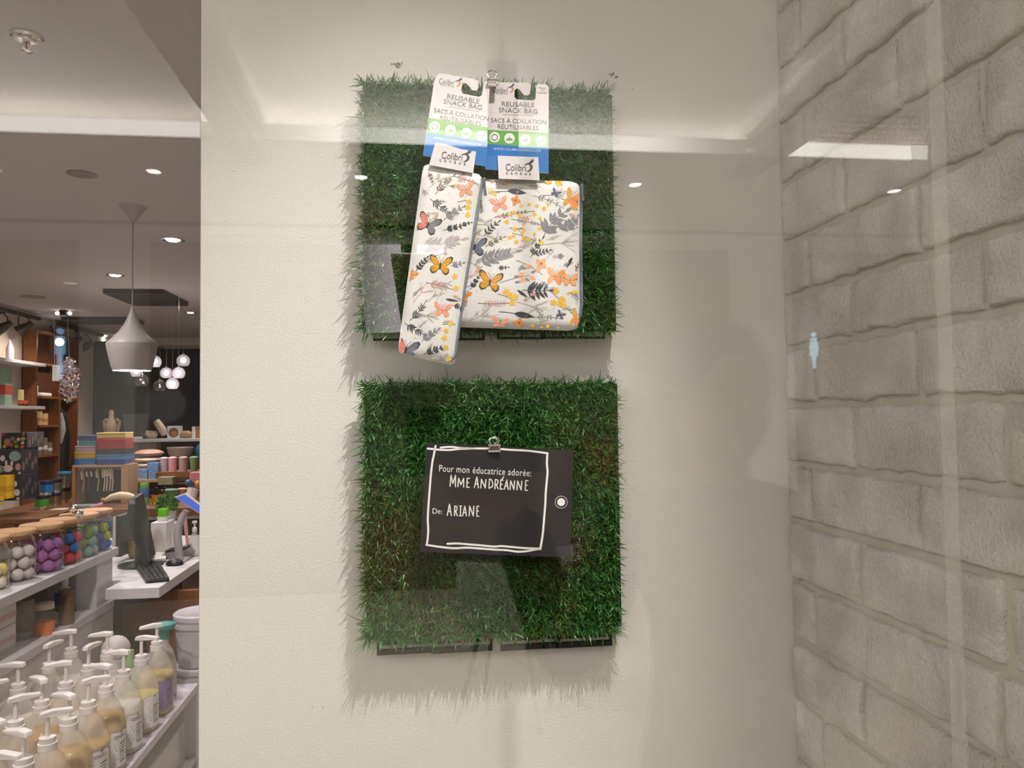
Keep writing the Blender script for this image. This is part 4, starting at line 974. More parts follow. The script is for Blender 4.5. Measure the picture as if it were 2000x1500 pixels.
# track lights
M_bronze = P('track_bronze', 58, 50, 42, rough=.4)
def track(y0, y1, x, name):
    return MB().box(x-.018, x+.018, y0, y1, SZ-.06, SZ-.025)
TXX = -3.62
def spot_head(u, v, Y, label, tilt=.5):
    c = at(u, v, Y)
    r = empty('track_spotlight', (c.x, c.y, c.z), label, 'track light', 'track spotlights by the cream wall')
    MB().box(c.x-.02, c.x+.02, c.y-.02, c.y+.02, c.z+.13, SZ-.05).build('adapter', M_bronze, r)
    MB().tube([(c.x-.045, c.y, c.z), (c.x-.045, c.y, c.z+.10), (c.x, c.y, c.z+.14), (c.x+.045, c.y, c.z+.09), (c.x+.045, c.y, c.z+.02)], .006, 6).build('yoke', M_bronze, r)
    d = Vector((-.75, -.2, -.55)).normalized(); p = Vector((c.x, c.y, c.z))
    b = MB(); b.tube([p-d*.09, p-d*.05, p, p+d*.06], [.024, .03, .045, .052], 14); b.build('lamp_can', M_bronze, r, smooth=True)
ya, yb2 = 7.2, 8.05
o = track(7.0, 8.05, -3.66, ''); tag(o.build('ceiling_track', M_bronze), 'bronze lighting track on the ceiling by the wall shelves', 'light track')
o = track(8.45, 9.6, -3.66, ''); tag(o.build('ceiling_track', M_bronze), 'bronze lighting track on the ceiling by the walnut unit', 'light track')
for (u, v, Y) in ((4, 640, 7.45), (46, 641, 7.75), (95, 660, 8.6), (146, 668, 9.2), (168, 676, 9.45)): spot_head(u, v, Y, 'bronze track spotlight aimed at the cream wall')
c = at(112, 668, 8.2); c.x += .02; tag(MB().sphere((c.x, c.y, c.z), .04).build('track_lamp_bulb', emit_mat('track_bulb', (1, .98, .95, 1), 12)), 'bright bare bulb shining below the ceiling track', 'bulb')
light('wall_washer', 'SPOT', (-3.3, 7.5, 2.4), 22, (1, .90, .78), (-3.78, 7.7, 1.7), spot_size=1.8, spot_blend=.8, shadow_soft_size=.04)
light('unit_washer', 'SPOT', (-3.1, 8.4, 2.4), 30, (1, .90, .78), (-3.7, 8.5, 1.5), spot_size=1.6, spot_blend=.8, shadow_soft_size=.04)

# ---------------------------------------------------------------- left wall shelves and walnut unit
WX = -3.80
for (v, z, lab) in ((704, 2.06, 'upper white wall shelf on the cream wall'), (789, 1.645, 'lower white wall shelf on the cream wall')):
    o = MB().box(WX, WX+.24, 6.9, 7.98, z-.03, z).build('wall_shelf', M_white, bevel=.003); tag(o, lab, 'shelf')
def small(name, label, cat, x, y, z, prof, m, n=14, group=None):
    o = MB().lathe((x, y, z), prof, n).build(name, m, smooth=True); tag(o, label, cat, group); return o
small('unicorn_bottle', 'white and pink pointed bottle on the upper wall shelf', 'bottle', WX+.12, 7.55, 2.06, [(.03, 0), (.034, .08), (.03, .12), (.012, .16), (0, .2)], P('pink_white_bottle', 232, 210, 220))
def carton(name, label, x0, x1, y0, y1, z0, z1, m, band=None, cat='box', group=None):
    r = empty(name, ((x0+x1)/2, (y0+y1)/2, z0), label, cat, group)
    MB().box(x0, x1, y0, y1, z0, z1).build('carton', m, r, bevel=.002)
    if band: MB().box(x0-.0006, x1+.0006, y0-.0006, y1+.0006, z0+(z1-z0)*.3, z0+(z1-z0)*.55).build('printed_band', band, r)
    return r
carton('toy_carton', 'mint green and red toy carton on the lower wall shelf', WX+.03, WX+.10, 7.52, 7.64, 1.645, 1.99, P('mint_carton', 150, 180, 160), P('red_print', 190, 80, 64))
tr_ = empty('toy_truck', (WX+.12, 7.80, 1.645), 'small orange toy truck on the lower wall shelf', 'toy')
MB().rbox(WX+.10, WX+.14, 7.74, 7.86, 1.66, 1.70, .006).build('truck_bed', P('toy_orange', 208, 96, 40), tr_); MB().rbox(WX+.10, WX+.14, 7.74, 7.78, 1.70, 1.80, .006).build('truck_mast', P('toy_cream', 228, 214, 150), tr_)
for y in (7.76, 7.84): MB().lathe((WX+.10, y, 1.66), [(.015, 0), (.015, .04)], 12, axis='x').build('wheel', M_black, tr_)
# walnut shelf unit: end panel, back, shelves, far panels
ux0, ux1 = at(45, 700, 8.0).x, at(71, 700, 8.0).x
uz1 = at(58, 643, 8.0).z
un = empty('walnut_shelf_unit', ((ux0+ux1)/2, 8.45, 0), 'tall walnut shelf unit with open compartments against the cream wall', 'shelf unit')
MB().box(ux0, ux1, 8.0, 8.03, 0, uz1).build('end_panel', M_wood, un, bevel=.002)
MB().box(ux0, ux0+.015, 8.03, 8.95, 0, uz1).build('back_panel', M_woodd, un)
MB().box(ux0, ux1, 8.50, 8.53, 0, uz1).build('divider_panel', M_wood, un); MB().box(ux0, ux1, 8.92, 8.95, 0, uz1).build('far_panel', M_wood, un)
shz = [at(95, v, 8.25).z for v in (710, 774, 830, 888, 940)]
for z in shz+[uz1]: MB().box(ux0+.015, ux1-.002, 8.03, 8.50, z-.022, z).build('shelf', M_wood, un)
MB().box(ux0+.015, ux1-.002, 8.53, 8.92, at(130, 778, 8.7).z-.02, at(130, 778, 8.7).z).build('shelf', M_wood, un); MB().box(ux0, ux1, 8.53, 8.92, uz1-.02, uz1).build('shelf', M_wood, un)
o = empty('paper_tray', (ux1-.05, 8.15, shz[1]), 'white paper bundle lying on the walnut unit shelf', 'paper bundle')
MB().box(ux1-.09, ux1-.02, 8.06, 8.09, shz[1], shz[1]+.1).build('upright_sheet', M_paper, o); MB().rbox(ux1-.10, ux1-.01, 8.10, 8.36, shz[1], shz[1]+.035, .01).build('folded_sheets', M_paper, o)
for (y, h) in ((8.07, .135), (8.19, .115)): carton('wooden_toy_box', 'small light wood toy box on the walnut unit shelf', ux1-.09, ux1-.01, y, y+.09, shz[2], shz[2]+h, P('pine_toy_wood', 214, 176, 122), P('pine_slats', 176, 132, 84), group='wooden toy boxes')
for (y, h) in ((8.10, .17), (8.22, .17), (8.32, .12)): carton('tagged_pouch', 'olive card pouch with white tag on the low unit shelf', ux1-.08, ux1-.02, y, y+.08, shz[3], shz[3]+h, P('olive_card', 122, 108, 84), P('tag_white', 214, 206, 198), cat='pouch', group='card pouches in the walnut unit')
# hanging grey scarf in the dark bay
c = at(119, 840, 8.62); o = MB(); o.tube([(c.x, c.y, at(117, 806, 8.62).z), (c.x+.01, c.y, at(118, 826, 8.62).z), (c.x+.015, c.y, c.z), (c.x, c.y, at(118, 866, 8.62).z)], [.012, .03, .035, .012], 8); tag(o.build('grey_scarf', P('scarf_grey', 176, 168, 170), smooth=True), 'grey scarf hanging in the dark bay of the walnut unit', 'scarf')
c = at(124, 800, 8.7); o = MB(); o.tube([(c.x-.06, c.y, c.z+.02), (c.x-.02, c.y, c.z-.06), (c.x-.01, c.y, c.z-.3), (c.x-.02, c.y, c.z-.75)], [.03, .06, .08, .07], 8); tag(o.build('black_garment', M_black, smooth=True), 'black garment hanging in the bay of the walnut unit', 'garment')
# clear bag of small toys + paper sheet hanging from the track
c = at(135, 742, 8.15); bg = empty('hanging_toy_bag', (c.x, c.y, c.z-.25), 'clear plastic bag of white and red toys hanging from track', 'bag')
random.seed(21); pieces = [MB() for _ in range(4)]
for k in range(150):
    v = Vector((random.gauss(0, 1), random.gauss(0, 1), random.gauss(0, 1))).normalized()*random.random()**.4
    p = (c.x+v.x*.095, c.y+v.y*.07, c.z+v.z*.215); q = random.choice((0, 0, 0, 0, 1, 2, 3))
    d = Vector((random.uniform(-1, 1), random.uniform(-1, 1), random.uniform(-1, 1))).normalized()*.02
    pieces[q].tube([Vector(p)-d, Vector(p)+d], [.010, .006], 6)
for q, (nm, m) in enumerate((('white_toys', M_paper), ('red_toys', P('toy_red', 206, 50, 72)), ('lilac_toys', P('toy_lilac', 196, 186, 226)), ('cream_toys', P('toy_beige', 226, 204, 170)))): pieces[q].build(nm, m, bg)['kind'] = 'stuff'
MB().sphere((c.x, c.y, c.z), .1, 14, 10, sx=1.08, sy=.85, sz=2.35).build('plastic_bag', MATS['globe_glass'], bg, smooth=True)
MB().tube([(c.x, c.y, c.z+.22), (c.x-.02, c.y, SZ-.03)], .0018, 5).build('hanging_string', M_paper, bg)
a, b_ = at(102, 744, 8.1), at(118, 713, 8.1); sh = empty('hanging_price_sheet', (a.x, a.y, a.z), 'white printed paper sheet hanging on a string beside toys', 'paper sheet')
MB().box(a.x, b_.x, 8.1, 8.102, a.z, b_.z).build('sheet', M_paper, sh)
b = MB()
for i in range(6): z = b_.z-.02-i*.022; b.box(a.x+.01, b_.x-.01, 8.0985, 8.1, z-.003, z)
b.build('printed_lines', P('print_grey_soft', 150, 150, 165), sh); MB().tube([(a.x+.02, 8.101, b_.z), (a.x+.01, 8.101, SZ-.03)], .0018, 5).build('hanging_string', M_paper, sh)

# ---------------------------------------------------------------- rear display shelf and what stands on it
RY = 8.8
x0, _, zt, _ = span(150, 190, 845, 861, RY); x1 = at(470, 860, RY).x; zt = at(300, 858, RY).z
rs_ = empty('rear_display_shelf', ((x0+x1)/2, RY+.2, 0), 'long white display shelf on panel supports before the dark wall', 'shelf')
MB().box(x0, x1, RY, RY+.45, zt-.03, zt).build('shelf_board', M_white, rs_, bevel=.003)
xa, xb = at(246, 880, RY).x, at(269, 880, RY).x
MB().box(xa, xa+.03, RY+.005, RY+.44, 0, zt-.03).build('support_panel', M_white, rs_); MB().box(xa+.03, xb+.10, RY+.30, RY+.44, 0, zt-.03).build('support_panel', P('grey_panel', 170, 160, 162), rs_)
M_beige = P('unglazed_beige', 176, 150, 132, rough=.8)
Yt = RY+.15
def onshelf(u): return at(u, 857, Yt).x
k = Yt/FPX*.94
bx_ = onshelf(217); bt = empty('garment_torso_bust', (bx_, Yt, zt), 'beige long-necked torso bust on the rear white shelf', 'bust')
MB().lathe((bx_, Yt, zt), [(8*k, 0), (9*k, 8*k), (11*k, 22*k), (11.5*k, 28*k), (8*k, 36*k), (5*k, 42*k), (4.4*k, 50*k), (4.5*k, 55*k), (2.5*k, 58*k), (0, 58.5*k)], 20).build('torso', M_beige, bt, smooth=True)
for s in (-1, 1): MB().tube([(bx_+s*9*k, Yt, zt+40*k), (bx_+s*14*k, Yt+.02, zt+36*k), (bx_+s*12*k, Yt+.01, zt+14*k)], [.016, .02, .01], 8).build('arm', M_beige, bt, smooth=True)
vx = onshelf(265); vs_ = empty('smoked_glass_vase', (vx, Yt, zt), 'square smoked glass vase with flared rim on rear shelf', 'vase')
MB().lathe((vx, Yt, zt), [(17*k, 0), (18*k, 25*k), (19*k, 40*k), (22*k, 50*k), (21*k, 50*k), (18*k, 40*k), (16.5*k, 3*k)], 28, sq=.8, cap=False).build('vase_body', frost_mat('smoked_glass', (.18, .18, .18, 1), .55), vs_, smooth=True)
MB().box(vx-.0, vx+18*k, Yt-18*k, Yt-17*k, zt+.005, zt+.03).build('price_card', M_paper, vs_)
M_print = P('speckled_cotton', 206, 190, 164, vary=.25, scale=90)
def lumpy(name, label, cat, pts, rr, m, group=None):
    o = MB().tube(pts, rr, 10); return tag(o.build(name, m, smooth=True), label, cat, group)
x = onshelf(294); lumpy('plush_animal', 'speckled cream plush animal lying on the rear shelf', 'plush toy', [(x-.06, Yt, zt+.045), (x-.04, Yt, zt+.06), (x, Yt, zt+.05), (x+.06, Yt, zt+.045), (x+.075, Yt, zt+.04)], [.012, .036, .045, .042, .01], M_print)
x = onshelf(314); lumpy('rolled_pouch', 'speckled cream pouch leaning on the plush animal', 'pouch', [(x+.045, Yt, zt+.04), (x+.03, Yt, zt+.08), (x-.03, Yt, zt+.17), (x-.05, Yt, zt+.20)], [.035, .045, .04, .036], M_print)
wb = pxbox('candle_box', '', '', 326.5, 351, 832, 858, Yt-.02, .11, M_paper); wb['label'] = 'white carton with a round gold picture on rear shelf'; wb['category'] = 'box'
c = at(339, 845, Yt-.02); b = MB(); b.lathe((c.x, Yt-.0212, c.z), [(9.5*k, 0), (9.5*k, .0008)], 20, axis='y'); b.mi = 1; b.lathe((c.x+.008, Yt-.0222, c.z-.004), [(5.5*k, 0), (5.5*k, .001)], 16, axis='y'); b.build('round_picture', [P('picture_grey', 110, 100, 94), P('picture_gold', 184, 128, 44)], wb)
x = onshelf(362); lumpy('cotton_pouch', 'small brown speckled pouch on the rear shelf', 'pouch', [(x-.06, Yt, zt+.03), (x-.02, Yt, zt+.045), (x+.03, Yt, zt+.045), (x+.07, Yt, zt+.03)], [.02, .042, .045, .025], P('brown_speckle', 178, 140, 106, vary=.3, scale=90))
small('shaker_bottle', 'small white bottle beside the kraft box on rear shelf', 'bottle', onshelf(378), Yt, zt, [(.022, 0), (.022, .08), (.018, .09), (.018, .13), (.0, .132)], M_paper)
pxbox('kraft_box', 'kraft brown box at the end of the rear shelf', 'box', 382, 402, 833, 858, Yt, .1, P('kraft', 168, 126, 84))

# ---------------------------------------------------------------- mid display: walnut counter and the goods on it
CZT = .87
ctr = empty('walnut_counter', (-2.0, 6.1, 0), 'long walnut counter with white inner panels below', 'counter')
cx0 = atz(55, 984, CZT).x
MB().box(cx0, -.9, 5.78, 6.75, CZT-.055, CZT).build('counter_top', M_woodh, ctr, bevel=.004)
MB().box(cx0+.05, -.9, 6.05, 6.10, 0, CZT-.055).build('front_panel', P('taupe_inner', 96, 82, 76), ctr)
for x in (cx0+.06, -2.35, -1.75): MB().box(x, x+.025, 5.86, 6.05, 0, CZT-.055).build('upright_panel', M_white, ctr)
MB().box(cx0+.05, -.9, 5.82, 5.84, CZT-.085, CZT-.055).build('under_trim', P('under_trim_white', 196, 186, 176), ctr)
lc = empty('walnut_side_cabinet', (-3.1, 5.5, 0), 'walnut side cabinet beside the long counter', 'cabinet')
lx1 = at(26, 1000, 5.35).x
MB().box(-3.75, lx1+.16, 5.35, 5.775, CZT-.03, CZT).build('cabinet_top', M_woodh, lc, bevel=.003)
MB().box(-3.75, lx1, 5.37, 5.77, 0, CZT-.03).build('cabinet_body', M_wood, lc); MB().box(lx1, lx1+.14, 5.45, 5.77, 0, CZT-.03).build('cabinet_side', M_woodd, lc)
# stacked game cartons
def game(u0, u1, v0, v1, Y, d, name, label, side, base, dots):
    x0, x1, z0, z1 = span(u0, u1, v0, v1, Y); r = empty(name, ((x0+x1)/2, Y+d/2, z0), label, 'game box')
    MB().box(x0, x1, Y, Y+d, z0, z1).build('carton', base, r, bevel=.002)
    for (u, v, w, h, col) in dots:
        c = at(u, v, Y-.001); kk = Y/FPX*.94; b = MB(); b.prism([(c.x+w*kk*math.cos(t), Y-.001, c.z+h*kk*math.sin(t)) for t in [i*PI/5 for i in range(10)]], (0, .0009, 0)); b.build('printed_picture', col, r)
    b = MB()
    for i in range(5):
        yy = Y+d*(.15+.17*i); zz = z0+(z1-z0)*(.3+.4*((i*7) % 3)/2); b.prism([(x1+.0008, yy+.018*math.cos(t), zz+.03*math.sin(t)) for t in [q*PI/4 for q in range(8)]], (-.0007, 0, 0))
    b.build('side_print', side, r)
    return r
M_gb = P('game_box_navy', 46, 47, 56, rough=.45); D_ = lambda *c: P('dot_%d_%d_%d' % c, *c)
GY = 5.52
vb3, = (978,)
game(0, 41, 928, 978, GY, .24, 'game_carton', 'lowest navy game carton of the stack on walnut cabinet', D_(90, 84, 84), M_gb, [(29, 945, 4, 6, D_(214, 206, 214)), (33, 962, 5.5, 6.5, D_(206, 206, 212)), (35, 974, 3, 3, D_(210, 196, 176)), (22, 952, 2.5, 3, D_(176, 190, 206))])
game(-6, 41, 876, 927.5, GY, .24, 'game_carton', 'middle navy game carton with pale animal shapes', D_(120, 96, 84), M_gb, [(29, 891, 11, 10, D_(150, 172, 164)), (15, 915, 9.5, 7, D_(226, 204, 198)), (35, 912, 5, 7, D_(196, 150, 128)), (5, 895, 4.5, 6, D_(216, 210, 216)), (38, 924, 2.6, 2.6, D_(206, 190, 150)), (2, 916, 5, 7, D_(140, 166, 154)), (12, 904, 2.5, 5, D_(226, 204, 198)), (23, 905, 2.5, 5, D_(226, 204, 198))])
game(2, 53, 845, 875.5, GY+.02, .24, 'game_carton', 'top dark game carton printed with coloured fruit pictures', D_(110, 84, 70), P('game_box_brown', 44, 40, 44, rough=.45), [(9, 872, 3.6, 3.6, D_(176, 190, 44)), (22, 869, 3.8, 4, D_(206, 62, 48)), (32, 872, 4, 4, D_(122, 160, 58)), (43, 873, 4, 3.6, D_(216, 96, 46)), (45, 857, 4, 3.6, D_(214, 160, 44)), (36, 858, 3.4, 3.4, D_(206, 190, 176)), (30, 863, 3.6, 2.6, D_(176, 120, 52)), (14, 864, 6, 7, D_(190, 118, 56)), (24, 857, 5, 4, D_(120, 104, 100)), (6, 848.5, 3, 3, D_(196, 40, 60)), (46, 848, 2, 3, D_(190, 130, 84)), (44, 865, 3, 3, D_(214, 206, 196))])
carton('yellow_game_box', 'bright yellow game box standing before the navy cartons', *[span(-12, 13.5, 929, 972, 5.42)[i] for i in (0, 1)], 5.42, 5.54, *[span(-12, 13.5, 929, 975, 5.42)[i] for i in (2, 3)], P('yellow_carton', 238, 190, 24), P('yellow_carton_print', 222, 160, 20))
carton('small_yellow_box', 'low yellow box on the front of the walnut cabinet top', *[span(-12, 6, 970, 987, 5.40)[i] for i in (0, 1)], 5.375, 5.415, *[span(-12, 6, 970, 986, 5.38)[i] for i in (2, 3)], P('yellow_carton', 238, 190, 24), P('grey_carton_print', 150, 140, 130))
# tins
def tin(u, vb, w, h, Y, body, lidc, label, z=None):
    c = at(u, vb, Y); kk = Y/FPX*.94; zz = CZT if z is None else z
    r = empty('lidded_tin', (c.x, Y, zz), label, 'tin'); hh = h*kk; ww = w*kk
    MB().lathe((c.x, Y, zz), [(ww*.92, 0), (ww*.92, hh*.2)], 22).build('steel_base', M_steel, r, smooth=True)
    MB().lathe((c.x, Y, zz+hh*.2), [(ww, 0), (ww, hh*.55)], 22).build('wrap', body, r, smooth=True)
    MB().lathe((c.x, Y, zz+hh*.75), [(ww*.97, 0), (ww*1.02, .004), (ww*1.02, hh*.25-.004), (ww*.97, hh*.25)], 22).build('lid', lidc, r, smooth=True)
    return zz+hh
M_navy = P('tin_lid_navy', 34, 32, 84, rough=.35)
zt1 = tin(82, 983, 12.5, 27, 5.92, P('tin_green', 84, 170, 60, rough=.3), M_navy, 'round tin with green wrap and navy lid on counter')
tin(91, 956, 12.5, 27, 5.94, P('tin_blue', 30, 126, 196, rough=.3), M_navy, 'round tin with blue wrap stacked on the green tin', zt1)
zt2 = tin(107, 980, 11.5, 26, 6.12, P('tin_brushed', 150, 132, 112, rough=.3, metal=.7), M_navy, 'round tin of brushed metal behind the green tin')
tin(108, 956, 11.5, 26, 6.12, P('tin_brushed', 150, 132, 112), M_black, 'round tin of brushed metal stacked behind the blue tin', zt2)
zt3 = tin(124, 976, 12, 30, 6.35, P('tin_brushed', 150, 132, 112), M_black, 'tall round metal tin by the wooden frame')
tin(125, 950, 12, 30, 6.35, P('tin_brushed', 150, 132, 112), P('tin_lid_blue', 60, 120, 160, rough=.35), 'tall round metal tin with a blue lid by the wooden frame', zt3)
# wooden hanging frame with pacifier clips, coloured boxes on top
FY = 6.15
x0, x1, z0, z1 = span(140, 250, 908, 972, FY); z0 = CZT
fr = empty('wooden_hanging_frame', ((x0+x1)/2, FY+.1, z0), 'wooden frame with dark back holding hanging cord clips', 'display frame')
MB().box(x0, x1, FY, FY+.22, z1-.02, z1).build('top_board', M_oak, fr, bevel=.002)
for xx in (x0, x1-.05): MB().box(xx, xx+.05 if xx > x0 else xx+.02, FY, FY+.22, z0, z1-.02).build('side_post', M_oak, fr, bevel=.002)
MB().box(x0+.02, x1-.05, FY+.19, FY+.21, z0, z1-.02).build('back_board', P('slate_board', 58, 60, 62), fr)
MB().tube([(x0+.02, FY+.05, z1-.035), (x1-.05, FY+.05, z1-.035)], .004, 6).build('rail', M_oak, fr)
CL = [(142, (196, 160, 128)), (150, (150, 104, 80)), (161, (176, 160, 176)), (171, (122, 70, 70)), (180, (60, 66, 64)), (190, (196, 180, 140)), (202, (226, 216, 200)), (207, (226, 216, 200)), (213, (216, 200, 180)), (218, (220, 206, 190))]
for (u, col) in CL:
    p = at(u, 930, FY+.05); m = D_(*col); q = empty('pacifier_clip', (p.x, p.y, z0+.02), 'cord pacifier clip hanging from the wooden frame rail', 'cord clip', 'pacifier clips on the wooden frame')
    MB().tube([(p.x-.006, p.y-.006, z1-.05), (p.x, p.y-.008, z1-.028), (p.x+.008, p.y-.006, z1-.05), (p.x+.012, p.y-.004, z1-.13), (p.x+.004, p.y-.004, z1-.20)], [.004, .0045, .0045, .006, .005], 7).build('cord', m, q, smooth=True)
    if u > 158: MB().tube([(p.x-.006, p.y-.006, z1-.05), (p.x-.002, p.y-.006, z1-.09-.01*(u % 3))], .006, 7).build('wooden_bead', P('bead_cream', 230, 218, 196), q, smooth=True)
def stackbox(u0, u1, vs_, cols, Y, labels):
    for i in range(len(cols)):
        x0, x1, _, _ = span(u0[i], u1[i], 900, 910, Y); zz0 = at(195, vs_[i+1], Y).z; zz1 = at(195, vs_[i], Y).z
        if i == len(cols)-1: zz0 = z1
        r = empty('storage_box', ((x0+x1)/2, Y+.08, zz0), labels[i], 'storage box')
        MB().box(x0, x1, Y, Y+.17, zz0, zz0+(zz1-zz0)*.72).build('box_body', D_(*cols[i]), r, bevel=.003)
        MB().box(x0-.002, x1+.002, Y-.002, Y+.172, zz0+(zz1-zz0)*.72, zz1-.001).build('box_lid', P('lid_%d_%d_%d' % cols[i], *[min(255, int(q*1.12)) for q in cols[i]], rough=.35), r, bevel=.003)
stackbox([152, 153, 146, 145, 145], [187, 187, 186, 186, 186], [850, 861, 870, 882, 895, 907.5], [(64, 74, 128), (60, 140, 132), (170, 146, 160), (196, 150, 40), (30, 104, 176)], FY+.02,
         ['indigo lidded storage box on top of the shorter box stack', 'teal storage box under the indigo box', 'lilac storage box in the shorter stack', 'mustard yellow storage box in the shorter stack', 'royal blue storage box at the shorter stack bottom'])
stackbox([188]*5, [244, 244, 244, 243, 243], [845, 856, 877, 888, 898, 907.5], [(196, 170, 92), (160, 52, 52), (56, 72, 60), (70, 130, 176), (56, 78, 156)], FY+.0,
         ['sand yellow storage box on top of the taller box stack', 'red deep storage box in the taller stack', 'dark green storage box in the taller stack', 'sky blue storage box in the taller stack', 'cobalt blue storage box at the taller stack bottom'])
# shelves right of the frame
SY = 6.5
x0, x1, _, zs = span(240, 300, 937, 941, SY); x2 = at(430, 930, SY).x; zs2 = at(350, 922, SY).z; zsh = at(270, 937, SY).z
cb = empty('oak_cubby_shelf', ((x0+x2)/2, SY+.15, CZT), 'oak cubby shelf on the counter beside the wooden frame', 'shelf')
MB().box(x0, at(310, 937, SY).x, SY, SY+.3, zsh-.02, zsh).build('shelf_board', M_oak, cb); MB().box(x0, x0+.02, SY, SY+.3, CZT, zsh-.02).build('side_panel', M_oak, cb)
MB().box(at(304, 930, SY).x, x2, SY, SY+.3, zs2-.045, zs2).build('upper_board', M_woodh, cb); MB().box(at(320, 930, SY).x, x2, SY+.05, SY+.3, zs2-.10, zs2-.085).build('middle_board', M_oak, cb)
MB().box(x0+.02, x2, SY+.28, SY+.3, CZT, zs2-.1).build('back_board', P('taupe_inner', 96, 82, 76), cb)
MB().box(x2-.02, x2, SY, SY+.3, CZT, zs2-.045).build('side_panel', M_oak, cb)
M_fold = P('folded_beige', 196, 158, 136, vary=.1); Yf_ = SY+.12
for i, (u0, u1, v0, v1, col, lab) in enumerate(((256, 314, 879, 893, (166, 128, 106), 'brown folded cushion on top of the beige stack'), (257, 312, 893, 904, (206, 172, 152), 'pale beige folded cushion in the stack'), (256, 308, 904, 914, (200, 160, 128), 'printed beige folded cloth under the cushions'))):
    x0_, x1_, a_, b2 = span(u0, u1, v0, v1, Yf_); o = MB(); cxm = (x0_+x1_)/2; o.sphere((cxm, Yf_+.08, (a_+b2)/2), 1, 18, 10, sx=(x1_-x0_)/2, sy=.1, sz=(b2-a_)*.56); tag(o.build('folded_cushion', P('fold_%d' % i, *col, vary=.15, scale=40), smooth=True), lab, 'cushion')
for (u0, u1, v0, v1, lab, col) in ((249, 290, 917, 937, 'long blue patterned pack on the oak cubby shelf', (112, 142, 172)), (287, 308, 904, 937, 'tall blue speckled pack on the oak cubby shelf', (104, 140, 184))): pxbox('patterned_pack', lab, 'pack', u0, u1, v0, v1, SY+.03, .1, P('blue_pack_%d' % u0, *col, vary=.35, scale=60))
def cup(u, vb, w, h, Y, col, lab, name='tumbler', taper=.8, z=None):
    c = at(u, vb, Y); kk = Y/FPX*.94; zz = z if z is not None else c.z; r = empty(name, (c.x, Y, zz), lab, 'cup')
    MB().lathe((c.x, Y, zz), [(w*taper*kk, 0), (w*kk, h*kk*.92), (w*.9*kk, h*kk*.92), (w*taper*.85*kk, h*kk*.1)], 20, cap=False).build('cup_body', D_(*col), r, smooth=True)
    MB().lathe((c.x, Y, zz+h*kk*.88), [(w*1.04*kk, 0), (w*1.04*kk, h*kk*.08), (w*.6*kk, h*kk*.14)], 20).build('cup_lid', P('cuplid_%d_%d_%d' % col, *[min(255, int(q*1.15)) for q in col]), r, smooth=True)
cup(320.5, 919, 7.5, 28, SY+.1, (168, 152, 158), 'grey lidded tumbler printed with a face on oak shelf', z=zs2, taper=.9)
cup(337, 919, 7.8, 29, SY+.06, (206, 140, 150), 'pink lidded tumbler on the oak shelf', z=zs2, taper=.95); cup(358, 919, 8, 29, SY+.06, (160, 136, 124), 'taupe lidded tumbler on the oak shelf', z=zs2, taper=.95); cup(379, 919, 8.5, 29, SY+.06, (98, 124, 84), 'sage green tapered cup on the oak shelf', z=zs2, taper=.75)
c = at(352, 893, RY-.9); kk = c.y/FPX*.94
pb = empty('oval_planter', (c.x, c.y, c.z-.0), 'taupe oval planter behind the tumblers', 'planter'); MB().lathe((c.x, c.y, c.z), [(18*kk, 0), (22*kk, 8*kk), (25*kk, 19*kk), (24*kk, 20*kk), (20*kk, 8*kk)], 28, cap=False).build('planter_body', P('planter_taupe', 176, 156, 146), pb, smooth=True)
MB().box(c.x-.12, c.x+.11, c.y-.1, c.y+.1, 0, c.z).build('planter_stand', M_woodd, pb)
_tx = at(388, 892, RY-.95).x+.02; tag(MB().box(_tx-.05, _tx+.05, RY-1.0, RY-.90, 0, c.z).build('dish_stand', M_woodd), 'narrow dark wood stand under the teal dish', 'stand')
small('teal_dish', 'teal rounded dish standing by the oval planter', 'dish', at(388, 892, RY-.95).x+.02, RY-.95, c.z, [(.02, 0), (.045, .03), (.05, .08), (.03, .12), (0, .13)], P('teal_dish', 40, 130, 144))
# lower shelf goods
c0 = CZT
def stand(u, Y): return at(u, 975, Y).x
Yg = 6.05
r = empty('stacking_canister', (stand(282, Yg), Yg, c0), 'green and blue stacked canister standing on the counter', 'canister'); kk = Yg/FPX*.94
for i, (col, h0, h1, w) in enumerate((((96, 170, 50), 0, 15, 8.6), ((44, 110, 170), 15, 33, 8.8), ((110, 180, 60), 33, 42, 8.2))): MB().lathe((stand(282, Yg), Yg, c0+h0*kk), [(w*.94*kk, 0), (w*kk, .004), (w*kk, (h1-h0)*kk-.004), (w*.94*kk, (h1-h0)*kk)], 20).build('canister_tier', D_(*col), r, smooth=True)
r = empty('orange_pencil_cup', (stand(306, Yg), Yg, c0), 'orange cup holding dark brushes on the counter', 'cup'); MB().lathe((stand(306, Yg), Yg, c0), [(8*kk, 0), (9.4*kk, 19*kk), (8.6*kk, 19*kk), (7.6*kk, 2*kk)], 18, cap=False).build('cup_body', P('cup_orange', 224, 120, 16), r, smooth=True)
for i in range(6): MB().tube([(stand(306, Yg)+random.uniform(-.02, .02), Yg+random.uniform(-.02, .02), c0+.02), (stand(306, Yg)+random.uniform(-.04, .06), Yg+random.uniform(-.02, .02), c0+random.uniform(.10, .14))], [.003, .008], 6).build('brush', M_black, r)
cup(333, 970, 16.5, 24, 6.25, (92, 122, 98), 'wide green lidded tub on the counter', name='lidded_tub', taper=.85, z=c0); cup(356, 968, 9.5, 24, 6.3, (190, 138, 110), 'peach ribbed cup with pink top on the counter', name='ribbed_cup', taper=.7, z=c0)
pxbox('stacked_green_tub', 'flat pale green and kraft tub under the oak shelf', 'tub', 308, 337, 932, 947, 6.4, .15, P('pale_green_tub', 150, 146, 112)); pxbox('pink_lidded_box', 'pink and green lidded box at the oak shelf end', 'box', 370, 400, 923, 942, 6.35, .14, P('pink_box', 206, 128, 138))
